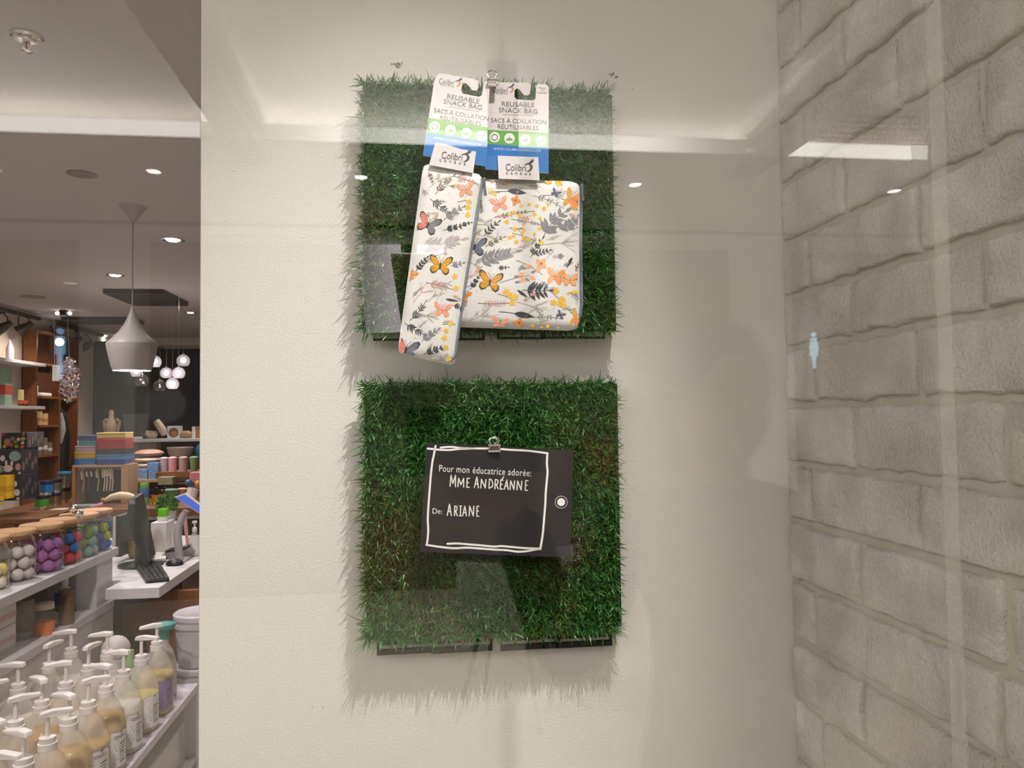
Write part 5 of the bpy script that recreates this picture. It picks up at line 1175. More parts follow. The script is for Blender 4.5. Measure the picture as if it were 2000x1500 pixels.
r = empty('toy_figure_group', (stand(374, 6.2), 6.2, c0), 'navy and red small toys in a white sleeve on counter', 'toys')
for (du, dz, col) in ((0, .10, (60, 62, 110)), (.03, .08, (170, 40, 60)), (-.02, .14, (50, 90, 120)), (.05, .13, (190, 130, 50))): MB().sphere((stand(374, 6.2)+du, 6.2, c0+dz), .03, 10, 8).build('toy_ball', D_(*col), r, smooth=True)
MB().tube([(stand(373, 6.2), 6.18, c0), (stand(378, 6.2), 6.2, c0+.1)], [.035, .045], 10).build('white_sleeve', M_paper, r)
p = [at(u, v, 5.95) for (u, v) in ((205, 977), (218, 971), (234, 968), (250, 969), (262, 972))]
for q in p: q.z = max(q.z, CZT+.02)
r = empty('wooden_banana_brush', (p[2].x, 5.95, CZT), 'long curved cream wooden brush lying on the counter', 'brush'); MB().tube(p, [.012, .024, .030, .028, .02], 10).build('cream_body', P('cream_wood', 226, 206, 166), r, smooth=True); MB().sphere((p[0].x-.015, 5.95, p[0].z), .018, 10, 8).build('brown_tip', P('brown_tip', 166, 110, 66), r)
o = MB(); a = at(155, 976, 5.9); o.rbox(a.x-.05, a.x+.12, 5.86, 5.92, CZT, CZT+.03, .01); tag(o.build('mint_tray', P('mint_tray', 126, 150, 142)), 'mint grey tray lying on the counter under the clips', 'tray')
o = MB(); a = at(187, 976, 5.88); o.tube([(a.x-.02, 5.85, CZT+.015), (a.x+.02, 5.85, CZT+.02), (a.x+.05, 5.87, CZT+.03)], [.01, .014, .016], 8); tag(o.build('pink_teether', P('pink_teether', 214, 140, 176), smooth=True), 'pink teether ring lying on the counter', 'teether')
o = MB(); a = at(118, 980, 5.86); o.prism([(a.x-.06, 5.80, CZT+.001), (a.x+.05, 5.80, CZT+.001), (a.x+.07, 5.9, CZT+.001), (a.x-.04, 5.9, CZT+.001)], (0, 0, .006)); tag(o.build('leaflet', P('leaflet_cream', 222, 206, 186)), 'cream leaflet lying flat on the counter by the tins', 'leaflet')
# ---------------------------------------------------------------- cash desk
DZ = .74
DX1, DY0 = -1.155, 3.69
dk = empty('cash_desk', (-1.5, 4.3, 0), 'white laminate cash desk with walnut front below', 'desk')
MB().box(-2.3, DX1, 3.89, 5.3, DZ-.045, DZ).build('desk_top', M_white, dk); MB().box(-1.385, DX1, DY0, 3.89, DZ-.045, DZ).build('desk_return', M_white, dk)
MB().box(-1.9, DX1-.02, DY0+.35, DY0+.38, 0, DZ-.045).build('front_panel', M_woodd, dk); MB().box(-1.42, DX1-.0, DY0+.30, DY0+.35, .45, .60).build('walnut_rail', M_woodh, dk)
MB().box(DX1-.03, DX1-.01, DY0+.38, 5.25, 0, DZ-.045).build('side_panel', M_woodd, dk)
# drawers carcass seen below the desk
tag(MB().box(-1.30, -.75, 3.98, 4.02, .0, .66).build('walnut_floor_panel', M_wood), 'walnut panel standing behind the white buckets', 'panel')
def mon():
    Y = 4.1; r = empty('computer_monitor', at(285, 1100, Y), 'black computer monitor seen edge-on on the cash desk', 'monitor')
    b = MB(); pts = [(252, 975), (264, 973), (290, 1102), (281, 1106), (258, 1050), (247, 1010)]
    b.prism([at(u, v, Y) for (u, v) in pts], (-.06, .30, 0)); b.build('housing', M_black, r, bevel=.004)
    b = MB(); b.prism([at(u, v, Y-.002) for (u, v) in ((252, 976), (263, 975), (264, 984), (253, 985))], (0, .002, 0)); b.build('grey_corner_cap', P('monitor_grey', 120, 112, 116), r)
    a = at(286, 1100, Y); MB().lathe((a.x-.08, Y+.16, DZ), [(.11, 0), (.11, .012), (.03, .018), (.03, .10)], 24).build('stand_foot', M_black, r, smooth=True)
mon()
pt = pxbox('computer_tower', 'slim black and silver computer tower on the cash desk', 'computer', 222, 237, 1008, 1088, 4.35, .25, M_black)
x0, x1, z0, z1 = span(221, 227, 1009, 1088, 4.345); MB().box(x0, x1, 4.338, 4.349, z0, z1).build('silver_front', P('silver_plastic', 170, 164, 166, rough=.35), pt)
kc = [atz(u, v, DZ) for (u, v) in ((264, 1110), (314, 1108), (331, 1136), (285, 1140))]
kb = empty('keyboard', kc[3], 'black computer keyboard near the cash desk edge', 'keyboard')
MB().prism([p+Vector((0, 0, .0005)) for p in kc], (0, 0, .014)).build('keyboard_case', M_black, kb, bevel=.002)
M_key = P('dark_key', 52, 50, 54)
for i in range(13):
    for j in range(5):
        s, t = (j+.5)/5, (i+.5)/13; c = (kc[0]*(1-s)+kc[1]*s)*(1-t)+(kc[3]*(1-s)+kc[2]*s)*t
        MB().rbox(c.x-.0085, c.x+.0085, c.y-.0095, c.y+.0095, DZ+.0145, DZ+.019, .0012).build('key', M_key, kb)
c = atz(341, 1104, DZ); ms = empty('computer_mouse', (c.x, c.y, DZ), 'black and purple computer mouse on the cash desk', 'mouse')
MB().sphere((c.x, c.y, DZ+.006), .03, 16, 10, sx=1.5, sy=1.1, sz=.95, z0=-.1).build('mouse_shell', P('mouse_black', 34, 28, 38, rough=.35), ms, smooth=True); MB().sphere((c.x-.008, c.y, DZ+.012), .022, 14, 8, sx=1.2, sy=.9, sz=1.08, z0=.0).build('purple_strip', P('mouse_purple', 88, 44, 112, rough=.3), ms, smooth=True)
q = [atz(u, v, DZ) for (u, v) in ((293, 1083), (323, 1087), (324, 1098), (296, 1102))]
nb = empty('notebook', q[0], 'white notebook lying on the cash desk beside the monitor', 'notebook'); MB().prism([p+Vector((0, 0, .008)) for p in q], (0, 0, .014)).build('white_cover', M_paper, nb); MB().prism([p+Vector((.002, 0, .0005)) for p in q], (0, 0, .0075)).build('page_block', M_black, nb)
wb = pxbox('white_display_box', 'tall white box on the cash desk carrying a bowl', 'box', 294, 325, 1021, 1080, 4.55, .14, M_paper)
x0, x1, z0, z1 = span(294, 325, 1021, 1080, 4.55)
bw = empty('white_bowl_candle', (x0+.08, 4.62, z1), 'white lidded jar with bright green stripes on the white box', 'jar'); kk = 4.6/FPX*.94; cxx = at(319, 1010, 4.62).x
MB().lathe((cxx, 4.62, z1), [(9*kk, 0), (11*kk, 3*kk), (11*kk, 9*kk), (10*kk, 9*kk)], 22).build('white_base', M_paper, bw, smooth=True); MB().lathe((cxx, 4.62, z1+9*kk), [(9.5*kk, 0), (10*kk, 2*kk), (10*kk, 15*kk), (9*kk, 16*kk)], 22).build('green_glass', P('neon_green', 120, 210, 40, rough=.15), bw, smooth=True)
# potted topiary ball
c = at(330, 1012, 4.75); pp = empty('potted_topiary', (c.x, 4.75, DZ), 'round green topiary plant in a white pot on the desk', 'plant'); kk = 4.75/FPX*.94
MB().lathe((c.x, 4.75, DZ), [(.03, 0), (.05, .01), (.05, c.z-DZ-.03), (.045, c.z-DZ-.02)], 16).build('pot_stand', M_paper, pp); MB().lathe((c.x, 4.75, c.z-.02), [(11*kk, 0), (14*kk, 22*kk), (13*kk, 22*kk)], 20).build('pot', P('pot_white', 190, 186, 184), pp, smooth=True)
b = MB(); random.seed(5); pc = Vector((at(325, 985, 4.75).x, 4.75, at(325, 985, 4.75).z)); R0 = 20*kk
for k in range(700):
    v = Vector((random.gauss(0, 1), random.gauss(0, 1), random.gauss(0, 1))).normalized(); s = v.cross(Vector((random.gauss(0, 1), random.gauss(0, 1), random.gauss(0, 1)))).normalized()*.005
    p0 = pc+v*R0*random.uniform(.55, .85); tip = p0+(v+Vector((random.gauss(0, .5), random.gauss(0, .5), random.gauss(0, .5)))).normalized()*.026; m_ = (p0+tip)/2
    b.mi = random.choice((0, 0, 1)); b.add([p0, m_+s, tip, m_-s], [(0, 1, 2, 3)])
b.build('foliage', [P('leaf_green', 58, 110, 34), P('leaf_bright', 96, 156, 56)], pp)['kind'] = 'stuff'
# tablet on a curved stand
tb = empty('tablet_stand', (at(350, 1080, 4.3).x, 4.3, DZ), 'tablet with blue screen on a white curved stand', 'tablet')
Yt2 = 4.25; tq = [at(u, v, Yt2) for (u, v) in ((341, 971), (361, 963), (396, 990), (396, 1003), (388, 1003))]
MB().prism(tq, (.0, .03, .0)).build('tablet_case', P('tablet_white', 206, 200, 200), tb, bevel=.002)
MB().prism([at(u, v, Yt2-.003) for (u, v) in ((344.5, 971.5), (361, 966.5), (395.5, 992), (395.5, 999), (388, 1000))], (0, .002, 0)).build('tablet_screen', emit_mat('blue_screen', (.12, .22, .86, 1), .75), tb)
MB().tube([at(u, v, Yt2+.06) for (u, v) in ((352, 1094), (349, 1075), (347, 1045), (350, 1025), (357, 1008), (364, 997))], [.018, .020, .020, .018, .017, .015], 10).build('stand_arm', P('stand_grey', 176, 170, 172), tb, smooth=True)
MB().rbox(at(340, 1066, Yt2+.06).x, at(362, 1066, Yt2+.06).x, Yt2, Yt2+.16, DZ, DZ+.014, .004).build('stand_base', P('stand_grey', 176, 170, 172), tb)
cq = [atz(u, v, DZ) for (u, v) in ((331, 1082), (385, 1083))]; ct = empty('card_terminal', cq[0], 'black and grey card payment terminal on cash desk', 'card terminal')
a, b_ = cq[0], cq[1]
MB().prism([(a.x, 4.42, DZ+.001), (b_.x, 4.42, DZ+.001), (b_.x, 4.42, DZ+.03), (b_.x-.02, 4.42, DZ+.055), (a.x+.03, 4.42, DZ+.035), (a.x, 4.42, DZ+.015)], (0, .09, 0)).build('terminal_body', P('terminal_grey', 128, 122, 124), ct, bevel=.003); MB().prism([(a.x+.03, 4.418, DZ+.036), (b_.x-.02, 4.418, DZ+.056), (b_.x-.02, 4.418, DZ+.066), (a.x+.03, 4.418, DZ+.048)], (0, .094, 0)).build('keypad_top', M_black, ct, bevel=.002)
x0, x1, z0, z1 = span(353, 371, 1003, 1062, 4.6)
tag(MB().prism([(x0, 4.62, at(356, 1003, 4.6).z), (x0+.03, 4.60, at(356, 1003, 4.6).z), (x1, 4.60, DZ+.001), (x0+.03, 4.62, DZ+.001)], (0, .004, 0)).build('pink_leaflet', P('pink_leaflet', 212, 160, 160)), 'pink folded leaflet leaning behind the tablet stand', 'leaflet')
c = at(380, 1075, 4.5); sp = empty('soap_pump_bottle', (c.x, 4.5, DZ), 'clear pump bottle with white pump on cash desk', 'bottle'); kk = 4.5/FPX*.94
MB().lathe((c.x, 4.5, DZ), [(.032, 0), (.034, .06), (.03, .10), (.012, .125), (.012, .135)], 18).build('clear_body', frost_mat('clear_plastic', (.75, .72, .68, 1), .45), sp, smooth=True); MB().lathe((c.x, 4.5, DZ+.135), [(.013, 0), (.013, .02), (.005, .025), (.005, .045), (.014, .047), (.014, .058)], 12).build('pump', M_paper, sp, smooth=True)
small('white_cap_bottle', 'brown bottle with white cap behind the monitor', 'bottle', at(289, 1075, 4.5).x, 4.5, DZ, [(.028, 0), (.03, .07), (.024, .1), (.012, .13), (.012, .16), (0, .162)], P('bottle_brown', 108, 84, 66, rough=.3))
pxbox('orange_carton', 'small orange carton on the desk by the white box', 'box', 280, 293, 1058, 1078, 4.7, .1, P('orange_carton', 196, 140, 66))
c = atz(266, 1090, DZ); tag(MB().lathe((c.x, c.y, DZ), [(.03, 0), (.055, .05), (.058, .10), (.05, .10), (.03, .01)], 18, cap=False).build('yellow_black_basket', P('yellow_black', 120, 100, 30), smooth=True), 'yellow and black round basket under the monitor', 'basket')

# ---------------------------------------------------------------- white counter shelving with jars on top
KX = -1.40; KY1 = 3.885
wc = empty('white_counter_shelving', (-1.75, 3.0, 0), 'white wood-grain counter with open shelves below', 'counter')
M_wgrain = mat('pale_wood_laminate', rgb(198, 192, 194), .45, vary=.09, scale=10, stretch=(6, .8, 8))
MB().box(-2.2, KX, 1.6, KY1, .862, .90).build('counter_top', M_wgrain, wc, bevel=.003)
MB().box(-2.2, KX-.02, KY1-.20, KY1-.02, .0, .862).build('end_pillar', M_wgrain, wc, bevel=.002)
MB().box(-2.2, KX-.01, 1.6, KY1-.02, .625, .66).build('mid_shelf', M_wgrain, wc, bevel=.002)
MB().box(-1.86, -1.84, 1.6, KY1-.2, 0, .862).build('back_panel', M_white, wc)
MB().box(-1.86, KX-.015, 1.6, KY1-.02, .36, .625).build('lower_front', M_wgrain, wc)
JARS = [(10, 1145, 'white petals and yellow soaps'), (44, 1127, 'white'), (95, 1112, 'pink and blue marbled'), (138, 1095, 'red and blue'), (172, 1082, 'green and teal'), (207, 1067, 'blue and yellow')]
jy = [3.10, 3.21, 3.355, 3.535, 3.70, 3.90]
JX = [-1.535, -1.52, -1.49, -1.485, -1.48, -1.48]
JY_ = [2.99, 3.155, 3.32, 3.48, 3.64, 3.80]
M_jar = glass_mat('jar_glass', .05, (.97, .985, .98, 1))
M_cork = mat('bamboo_lid', rgb(188, 146, 106), .6, vary=.10, scale=30, stretch=(1, 9, 1))
def marble(name, c1, c2):
    if name in MATS: return MATS[name]
    m = bpy.data.materials.new(name); m.use_nodes = True; N = m.node_tree.nodes; L = m.node_tree.links; b = N['Principled BSDF']; b.inputs['Roughness'].default_value = .8
    tc = N.new('ShaderNodeTexCoord'); w = N.new('ShaderNodeTexWave'); w.inputs['Scale'].default_value = 22; w.inputs['Distortion'].default_value = 6; w.inputs['Detail'].default_value = 2
    L.new(tc.outputs['Object'], w.inputs['Vector']); cr = N.new('ShaderNodeValToRGB'); cr.color_ramp.elements[0].position = .42; cr.color_ramp.elements[1].position = .58; cr.color_ramp.elements[0].color = c1; cr.color_ramp.elements[1].color = c2
    L.new(w.outputs['Fac'], cr.inputs[0]); L.new(cr.outputs[0], b.inputs['Base Color']); MATS[name] = m
    return m
BOMB = {0: [('white and yellow soap ball', P('soap_white', 226, 216, 196, rough=.8)), ('pale yellow soap ball', P('soap_yellow', 222, 200, 110, rough=.8))], 1: [('white egg-shaped bath bomb', P('bomb_white', 206, 196, 188, rough=.85))],
        2: [('pink and blue marbled bath bomb', marble('bomb_marbled', rgb(206, 92, 146), rgb(112, 112, 178)))],
        3: [('red bath bomb', P('bomb_red', 200, 52, 56, rough=.85)), ('blue bath bomb', P('bomb_blue', 36, 100, 170, rough=.85))], 4: [('lime green bath bomb', P('bomb_green', 128, 150, 46, rough=.85)), ('teal bath bomb', P('bomb_teal', 120, 160, 160, rough=.85))],
        5: [('royal blue bath bomb', P('bomb_royal', 44, 86, 170, rough=.85)), ('yellow swirled bath bomb', marble('bomb_yellow', rgb(206, 200, 60), rgb(150, 160, 50)))]}
sph = MB().sphere((0, 0, 0), .0228, 14, 9)
random.seed(12)
for i, (u, v, what) in enumerate(JARS):
    x, y, z = JX[i], JY_[i], .90
    R0 = .079
    jr = empty('glass_candy_jar', (x, y, z), 'glass jar with bamboo lid filled with %s bath bombs' % what if i else 'glass jar with bamboo lid filled with %s' % what, 'jar')
    MB().lathe((x, y, z+.001), [(0, 0), (R0*.94, 0), (R0, .008), (R0, .125), (R0*.90, .155), (R0*.80, .165), (R0*.82, .172)], 32, cap=False).build('glass_body', M_jar, jr, smooth=True)
    MB().lathe((x, y, z+.168), [(R0*.74, -.012), (R0*.74, .004), (R0*.98, .004), (R0*1.0, .008), (R0*1.0, .018), (R0*.97, .021)], 32).build('bamboo_lid', M_cork, jr, smooth=True)
    n = 0; kinds = BOMB[i]
    for lay in range(3 if i else 2):
        m_ = 8
        for q in range(m_):
            rr = .0 if q == 7 else .0535; a = 2*PI*q/7+lay*.45+i
            k = 0 if len(kinds) == 1 else (1 if random.random() < (.35 if i != 5 else .3) else 0)
            if i == 3: k = 1 if lay == 2 and q % 2 == 0 else (1 if lay == 1 and q == 3 else 0)
            p = (x+rr*math.cos(a), y+rr*math.sin(a), z+.0265+lay*.041+(0.004 if q == 7 else 0))
            o = MB(); o.v = [(a_[0]+p[0], a_[1]+p[1], a_[2]*1.0+p[2]) for a_ in sph.v]; o.f = list(sph.f); o.m = list(sph.m)
            key = kinds[k]; ob = o.build('bath_bomb', key[1], smooth=True, origin=p); ob.rotation_euler = (random.random()*6, random.random()*6, 0)
            tag(ob, key[0]+' inside a bamboo-lidded jar', 'bath bomb', key[0]+'s')
# metal scoop pair resting on the lids
x, y = JX[3], JY_[3]
sc = empty('steel_scoop', (x, y, 1.09), 'small steel scoop lying on a bamboo jar lid', 'scoop'); MB().tube([(x-.03, y, 1.096), (x+.02, y, 1.10), (x+.07, y, 1.096)], .004, 6).build('scoop_handle', M_steel, sc); MB().sphere((x+.07, y, 1.108), .018, 12, 8).build('scoop_bowl', M_steel, sc, smooth=True)
x, y = JX[4], JY_[4]
MB
o = MB().sphere((x-.02, y, 1.112), .021, 12, 8); tag(o.build('steel_ball_ornament', M_steel, smooth=True), 'round steel ornament on the green jar lid', 'ornament')
# goods on the mid shelf
mz = .66
def ms_(u, v): p = atz(u, v, mz); return p
c = Vector((-1.50, 3.55, mz)); b1 = empty('blue_label_bottle', c, 'white bottle with blue label on the counter mid shelf', 'bottle'); MB().lathe(c, [(.035, 0), (.035, .03)], 18).build('white_foot', M_paper, b1); MB().lathe((c.x, c.y, mz+.03), [(.036, 0), (.036, .08)], 18).build('blue_label', P('label_blue', 70, 84, 160), b1); MB().lathe((c.x, c.y, mz+.11), [(.035, 0), (.014, .025), (.016, .03), (.016, .055)], 18).build('white_cap', M_paper, b1, smooth=True)
c = Vector((-1.46, 3.28, mz)); b1 = empty('orange_jar', c, 'small clear jar half full of orange salts on mid shelf', 'jar'); MB().lathe(c, [(.036, 0), (.038, .045), (.036, .05)], 18).build('orange_salts', P('salt_orange', 214, 110, 40), b1, smooth=True); MB().lathe((c.x, c.y, mz), [(.039, 0), (.040, .09), (.034, .10)], 18, cap=False).build('clear_wall', M_jar, b1, smooth=True); MB().lathe((c.x, c.y, mz+.10), [(.036, 0), (.036, .022)], 18).build('white_lid', P('jar_lid', 206, 190, 172), b1)
small('brown_pump_bottle', 'brown bottle beside the blue label bottle on mid shelf', 'bottle', -1.44, 3.43, mz, [(.03, 0), (.03, .09), (.024, .12), (.03, .13), (.03, .14), (0, .141)], P('bottle_umber', 106, 84, 60, rough=.35)); small('grey_canister', 'grey beige canister behind the orange jar', 'canister', -1.58, 3.36, mz, [(.045, 0), (.045, .10), (.04, .12), (0, .121)], P('canister_grey', 178, 166, 156))
for (y, z, lab) in ((2.98, mz, 'lower white carton with red print on the mid shelf'), (2.98, mz+.085, 'upper white carton with red print on the mid shelf')): carton('soap_carton', lab, -1.66, -1.50, y, y+.17, z, z+.083, M_paper, P('red_mark_band', 216, 190, 180))
small('white_tub', 'plain white round tub on the mid shelf', 'tub', -1.50, 2.86, mz, [(.06, 0), (.066, .10), (.07, .10), (.07, .12), (0, .122)], P('tub_white', 190, 184, 186), 24)

# ---------------------------------------------------------------- low shelf of refill jugs
LZ = .35
ls = empty('low_display_shelf', (-1.15, 2.6, 0), 'low white shelf carrying the rows of pump jugs', 'shelf')
MB().box(-1.415, -.945, 1.5, 3.55, LZ-.03, LZ).build('shelf_board', P('shelf_lilac_white', 208, 200, 212), ls, bevel=.002); MB().box(-1.415, -.945, 3.52, 3.55, 0, LZ-.03).build('end_panel', M_white, ls); MB().box(-1.415, -1.39, 1.5, 3.52, 0, LZ-.03).build('back_panel', M_white, ls); MB().box(-1.415, -.95, 1.5, 3.52, .02, .05).build('bottom_board', M_white, ls)
cbx = empty('clear_storage_bin', (-1.12, 3.1, .05), 'clear plastic bin with printed paper under the low shelf', 'bin'); MB().box(-1.30, -.97, 2.85, 3.45, .05, .23).build('bin_wall', frost_mat('bin_plastic', (.8, .8, .82, 1), .35), cbx, bevel=.006); MB().box(-1.28, -.99, 2.88, 3.42, .06, .20).build('papers', M_paper, cbx)
M_hdpe = frost_mat('milky_plastic', (.88, .86, .84, 1), .34)
M_pump = P('pump_white', 226, 218, 216, rough=.35, vary=.02)
M_jl = P('jug_label', 226, 222, 226, rough=.5); M_jt = P('jug_label_print', 70, 64, 76); M_jp = P('jug_label_purple', 136, 112, 166)
LIQ = {'amber': mat('amber_soap', rgb(196, 152, 40), .3, vary=.05), 'straw': mat('straw_soap', rgb(216, 190, 96), .3, vary=.05), 'cream': mat('cream_lotion', rgb(226, 216, 206), .4, vary=.03)}
def make_jug(kind, level, pang, label_m, text, name='pump_jug', pump=True):
    r = empty(name, (0, 0, 0), '', 'jug', 'refill jugs on the low shelf'); H = .15
    def body(off, top=None):
        pr = [(.053, 0), (.059, .006), (.061, .02), (.061, H), (.055, H+.020), (.038, H+.066), (.024, H+.086), (.021, H+.094)]
        out = [(max(a-off, .004), h+(.002 if (off and h == 0) else 0)) for (a, h) in pr]
        if top is not None: out = [(a, h) for (a, h) in out if h < top]+[(out[min(range(len(out)), key=lambda i: abs(out[i][1]-top))][0] if top < H else (.0595-off)-(max(0, top-H))*.55, top)]
        return out
    MB().lathe((0, 0, 0), body(0)+[(.021, H+.105)], 28, sq=.35, cap=True).build('jug_body', M_hdpe, r, smooth=True)
    MB().lathe((0, 0, 0), body(.0025, level), 28, sq=.35).build('liquid', LIQ[kind], r, smooth=True)
    MB().tube([(-.056, 0, .13), (-.070, 0, .16), (-.060, 0, .20), (-.030, 0, .222)], [.008, .009, .009, .008], 8).build('handle', M_hdpe, r, smooth=True)
    MB().lathe((0, 0, H+.09), [(.0245, 0), (.0245, .018), (.021, .019), (.021, .034), (.008, .036)], 18).build('pump_collar' if pump else 'screw_cap', M_pump, r, smooth=True)
    if pump:
        MB().lathe((0, 0, H+.124), [(.006, 0), (.006, .058)], 10).build('pump_stem', M_pump, r)
        ca, sa = math.cos(pang), math.sin(pang); T = Matrix.Translation((0, 0, H+.178)) @ Matrix.Rotation(pang, 4, 'Z')
        b = MB(); b.T = T
        b.prism([(-.022, -.011, .0), (-.018, -.013, .014), (.012, -.011, .018), (.062, -.005, .012), (.066, -.004, .002), (.060, -.005, .002), (.012, -.010, .0)], (0, .022, 0)); b.T = None
        b.build('pump_head', M_pump, r, bevel=.003)
    if label_m is not None:
        a0, a1, n = -1.15, -.05, 8; vs = []; R1 = .0622
        def P_(a, h):
            e = max(abs(math.cos(a)), abs(math.sin(a))); f_ = .65+.35*min(1/e, 1.28); return (R1*f_*math.cos(a)*1.004, R1*f_*math.sin(a)*1.004, h)
        for i in range(n+1):
            a = a0+(a1-a0)*i/n; vs += [P_(a, .022), P_(a, .135)]
        lb = MB().add(vs, [(2*i, 2*i+2, 2*i+3, 2*i+1) for i in range(n)]).build('label', label_m, r)
        put = lambda u, v: (lambda q: (q[0]*1.012, q[1]*1.012, q[2]))(P_(a0+(a1-a0)*u, .135-.113*v))
        b = MB()
        if text: print_text(b, text, .5, .14, .62, 0, put, h=.09)
        for k in range(7): ribbon(b, [(.18+.04*(k % 3), .34+.085*k), (.5, .34+.085*k), (.84-.07*(k % 2), .34+.085*k)], .022 if k % 3 else .035, put)
        ribbon(b, [(.02, .02), (.5, .02), (.98, .02)], .04, put); b.build('label_print', M_jt, lb)
    return r
protos = [make_jug('amber', .145, .5, M_jl, 'ONEKA'), make_jug('amber', .185, 2.6, M_jl, 'ONEKA'), make_jug('straw', .13, -.3, M_jl, None), make_jug('cream', .16, 2.9, M_jl, 'ONEKA'), make_jug('straw', .15, 3.6, M_jp, None), make_jug('amber', .12, .9, None, None)]
PL = ['translucent jug half full of amber soap with pump and white label', 'translucent jug full of amber soap with pump and white label', 'translucent jug of straw soap with pump and plain white label', 'milky jug of cream lotion with pump and white label', 'translucent jug of straw soap with pump and purple label', 'unlabelled translucent jug of amber soap with white pump']
row1 = [(1.93, 3), (2.06, 2), (2.19, 1), (2.32, 0), (2.455, 1), (2.59, 0), (2.73, 1), (2.885, 3), (3.06, 2), (3.235, 4)]
row2 = [(2.02, 1), (2.17, 5), (2.31, 2), (2.46, 5), (2.62, 1), (2.79, 3), (2.97, 5), (3.14, 3)]
row3 = [(2.26, 2), (2.42, 3), (2.60, 5), (2.80, 3), (3.02, 5), (3.20, 3)]
used = set(); random.seed(4)
for (X, row, jig) in ((-1.02, row1, .14), (-1.17, row2, .5), (-1.325, row3, .6)):
    for (y, k) in row:
        rz = random.uniform(-jig, jig) if X < -1.1 else random.uniform(-.08, .12)
        if k not in used: o = protos[k]; o.location = (X, y, LZ); o.rotation_euler = (0, 0, rz); used.add(k); o['label'] = PL[k]
        else: o = copy_tree(protos[k], (X, y, LZ), rz, label=PL[k])
        o['group'] = 'refill jugs: '+PL[k]
# odd bottles at the far end of the shelf
r = empty('green_cap_bottle', (-1.045, 3.40, LZ), 'grey bottle with flat teal cap beside the bucket', 'bottle'); MB().lathe((-1.045, 3.40, LZ), [(.05, 0), (.052, .02), (.05, .14), (.036, .19), (.018, .22), (.018, .24)], 20).build('bottle_body', P('bottle_grey', 176, 166, 158), r, smooth=True); MB().lathe((-1.045, 3.40, LZ+.24), [(.02, 0), (.02, .03), (.045, .045), (.048, .06), (.04, .062)], 20).build('teal_cap', P('teal_cap', 20, 130, 124, rough=.35), r, smooth=True)
o = MB().sphere((-1.24, 3.42, LZ+.20), .055, 18, 12); o.lathe((-1.24, 3.42, LZ), [(.04, 0), (.045, .16), (.02, .18)], 16); tag(o.build('round_top_bottle', P('bottle_frost', 196, 188, 186), smooth=True), 'white bottle with a big ball-shaped top on the low shelf', 'bottle')
o = MB().lathe((-1.16, 3.36, LZ), [(.03, 0), (.032, .15), (.012, .19), (.012, .21)], 14); tag(o.build('green_print_bottle', P('bottle_green_print', 130, 160, 110, vary=.3), smooth=True), 'green and blue printed bottle between the jugs', 'bottle')
# white buckets behind the shelf end
def bucket(z, lab):
    x, y = -.985, 3.74; r = empty('white_bucket', (x, y, z), lab, 'bucket'); M_b = P('bucket_white', 190, 182, 188, rough=.3, vary=.02)
    MB().lathe((x, y, z), [(.098, 0), (.10, .004), (.108, .17), (.118, .172), (.118, .188), (.112, .19), (.112, .205)], 36).build('pail', M_b, r, smooth=True)
    MB().lathe((x, y, z+.205), [(.119, 0), (.121, .006), (.121, .022), (.112, .028), (.10, .024)], 36).build('lid', P('bucket_lid', 206, 198, 206, rough=.18, vary=.02), r, smooth=True)
    MB().tube([(x-.12, y, z+.18), (x-.08, y-.09, z+.10), (x, y-.125, z+.07), (x+.08, y-.09, z+.10), (x+.12, y, z+.18)], .003, 6).build('wire_handle', M_steel, r)
bucket(.15, 'white lidded bucket under another beside the low shelf'); bucket(.385, 'white lidded bucket on top of another beside the low shelf')
tag(MB().box(-1.09, -.86, 3.6, 3.9, 0, .149).build('bucket_plinth', M_white), 'low white plinth under the white buckets', 'plinth')

# ---------------------------------------------------------------- cafe furniture on the concourse (seen mirrored in the glass)
def cafe_chair():
    r = empty('cafe_chair', (0, 0, 0), '', 'chair'); M_c = P('chair_shell_white', 226, 222, 214, rough=.4, vary=.02); nu, nv = 10, 14; vs = []
    for i in range(nv+1):
        t = i/nv; a = t*1.75
        for j in range(nu+1):
            s = -1+2*j/nu; wid = .215*(1-.18*t**3)
            if t < .5: y = -.22+.44*(t/.5)*.95; z = .43+.03*s*s-.02*math.sin(t*6.28)
            else: q = (t-.5)/.5; y = .198+.10*q; z = .43+.37*q; y -= .05*s*s*(1-.3*q); z += .03*s*s*(1-q)
            vs.append((s*wid, y, z))
    w = nu+1; fs = [(i*w+j, i*w+j+1, (i+1)*w+j+1, (i+1)*w+j) for i in range(nv) for j in range(nu)]
    o = MB().add(vs, fs).build('seat_shell', M_c, r, smooth=True); md = o.modifiers.new('thickness', 'SOLIDIFY'); md.thickness = .012
    for sx in (-1, 1):
        for sy in (-1, 1): MB().tube([(sx*.12, sy*.12, .42), (sx*.21, sy*.22, 0)], [.012, .010], 8).build('leg', P('chair_leg_grey', 96, 92, 88), r)
    for sx in (-1, 1): MB().tube([(sx*.165, -.17, .21), (sx*.165, .17, .21)], .006, 6).build('stretcher', M_steel, r)
    MB().tube([(-.15, -.15, .27), (.15, .15, .27)], .006, 6).build('stretcher', M_steel, r)
    return r
ch = cafe_chair(); spots = [(.47, -3.12, .4), (1.72, -3.65, -1.2), (2.45, -3.0, .2)]
labs = ['white shell cafe chair left of the round cafe table', 'white shell cafe chair behind the round cafe table', 'white shell cafe chair standing apart on the concourse']
for i, (x, y, rz) in enumerate(spots):
    o = ch if i == 0 else copy_tree(ch); o.location = (x, y, 0); o.rotation_euler = (0, 0, rz); o['label'] = labs[i]
tbx, tby = 1.05, -3.28
ct_ = empty('cafe_table', (tbx, tby, 0), 'round grey cafe table with a single column on the concourse', 'table'); M_tg = P('table_grey', 150, 146, 142, rough=.35)
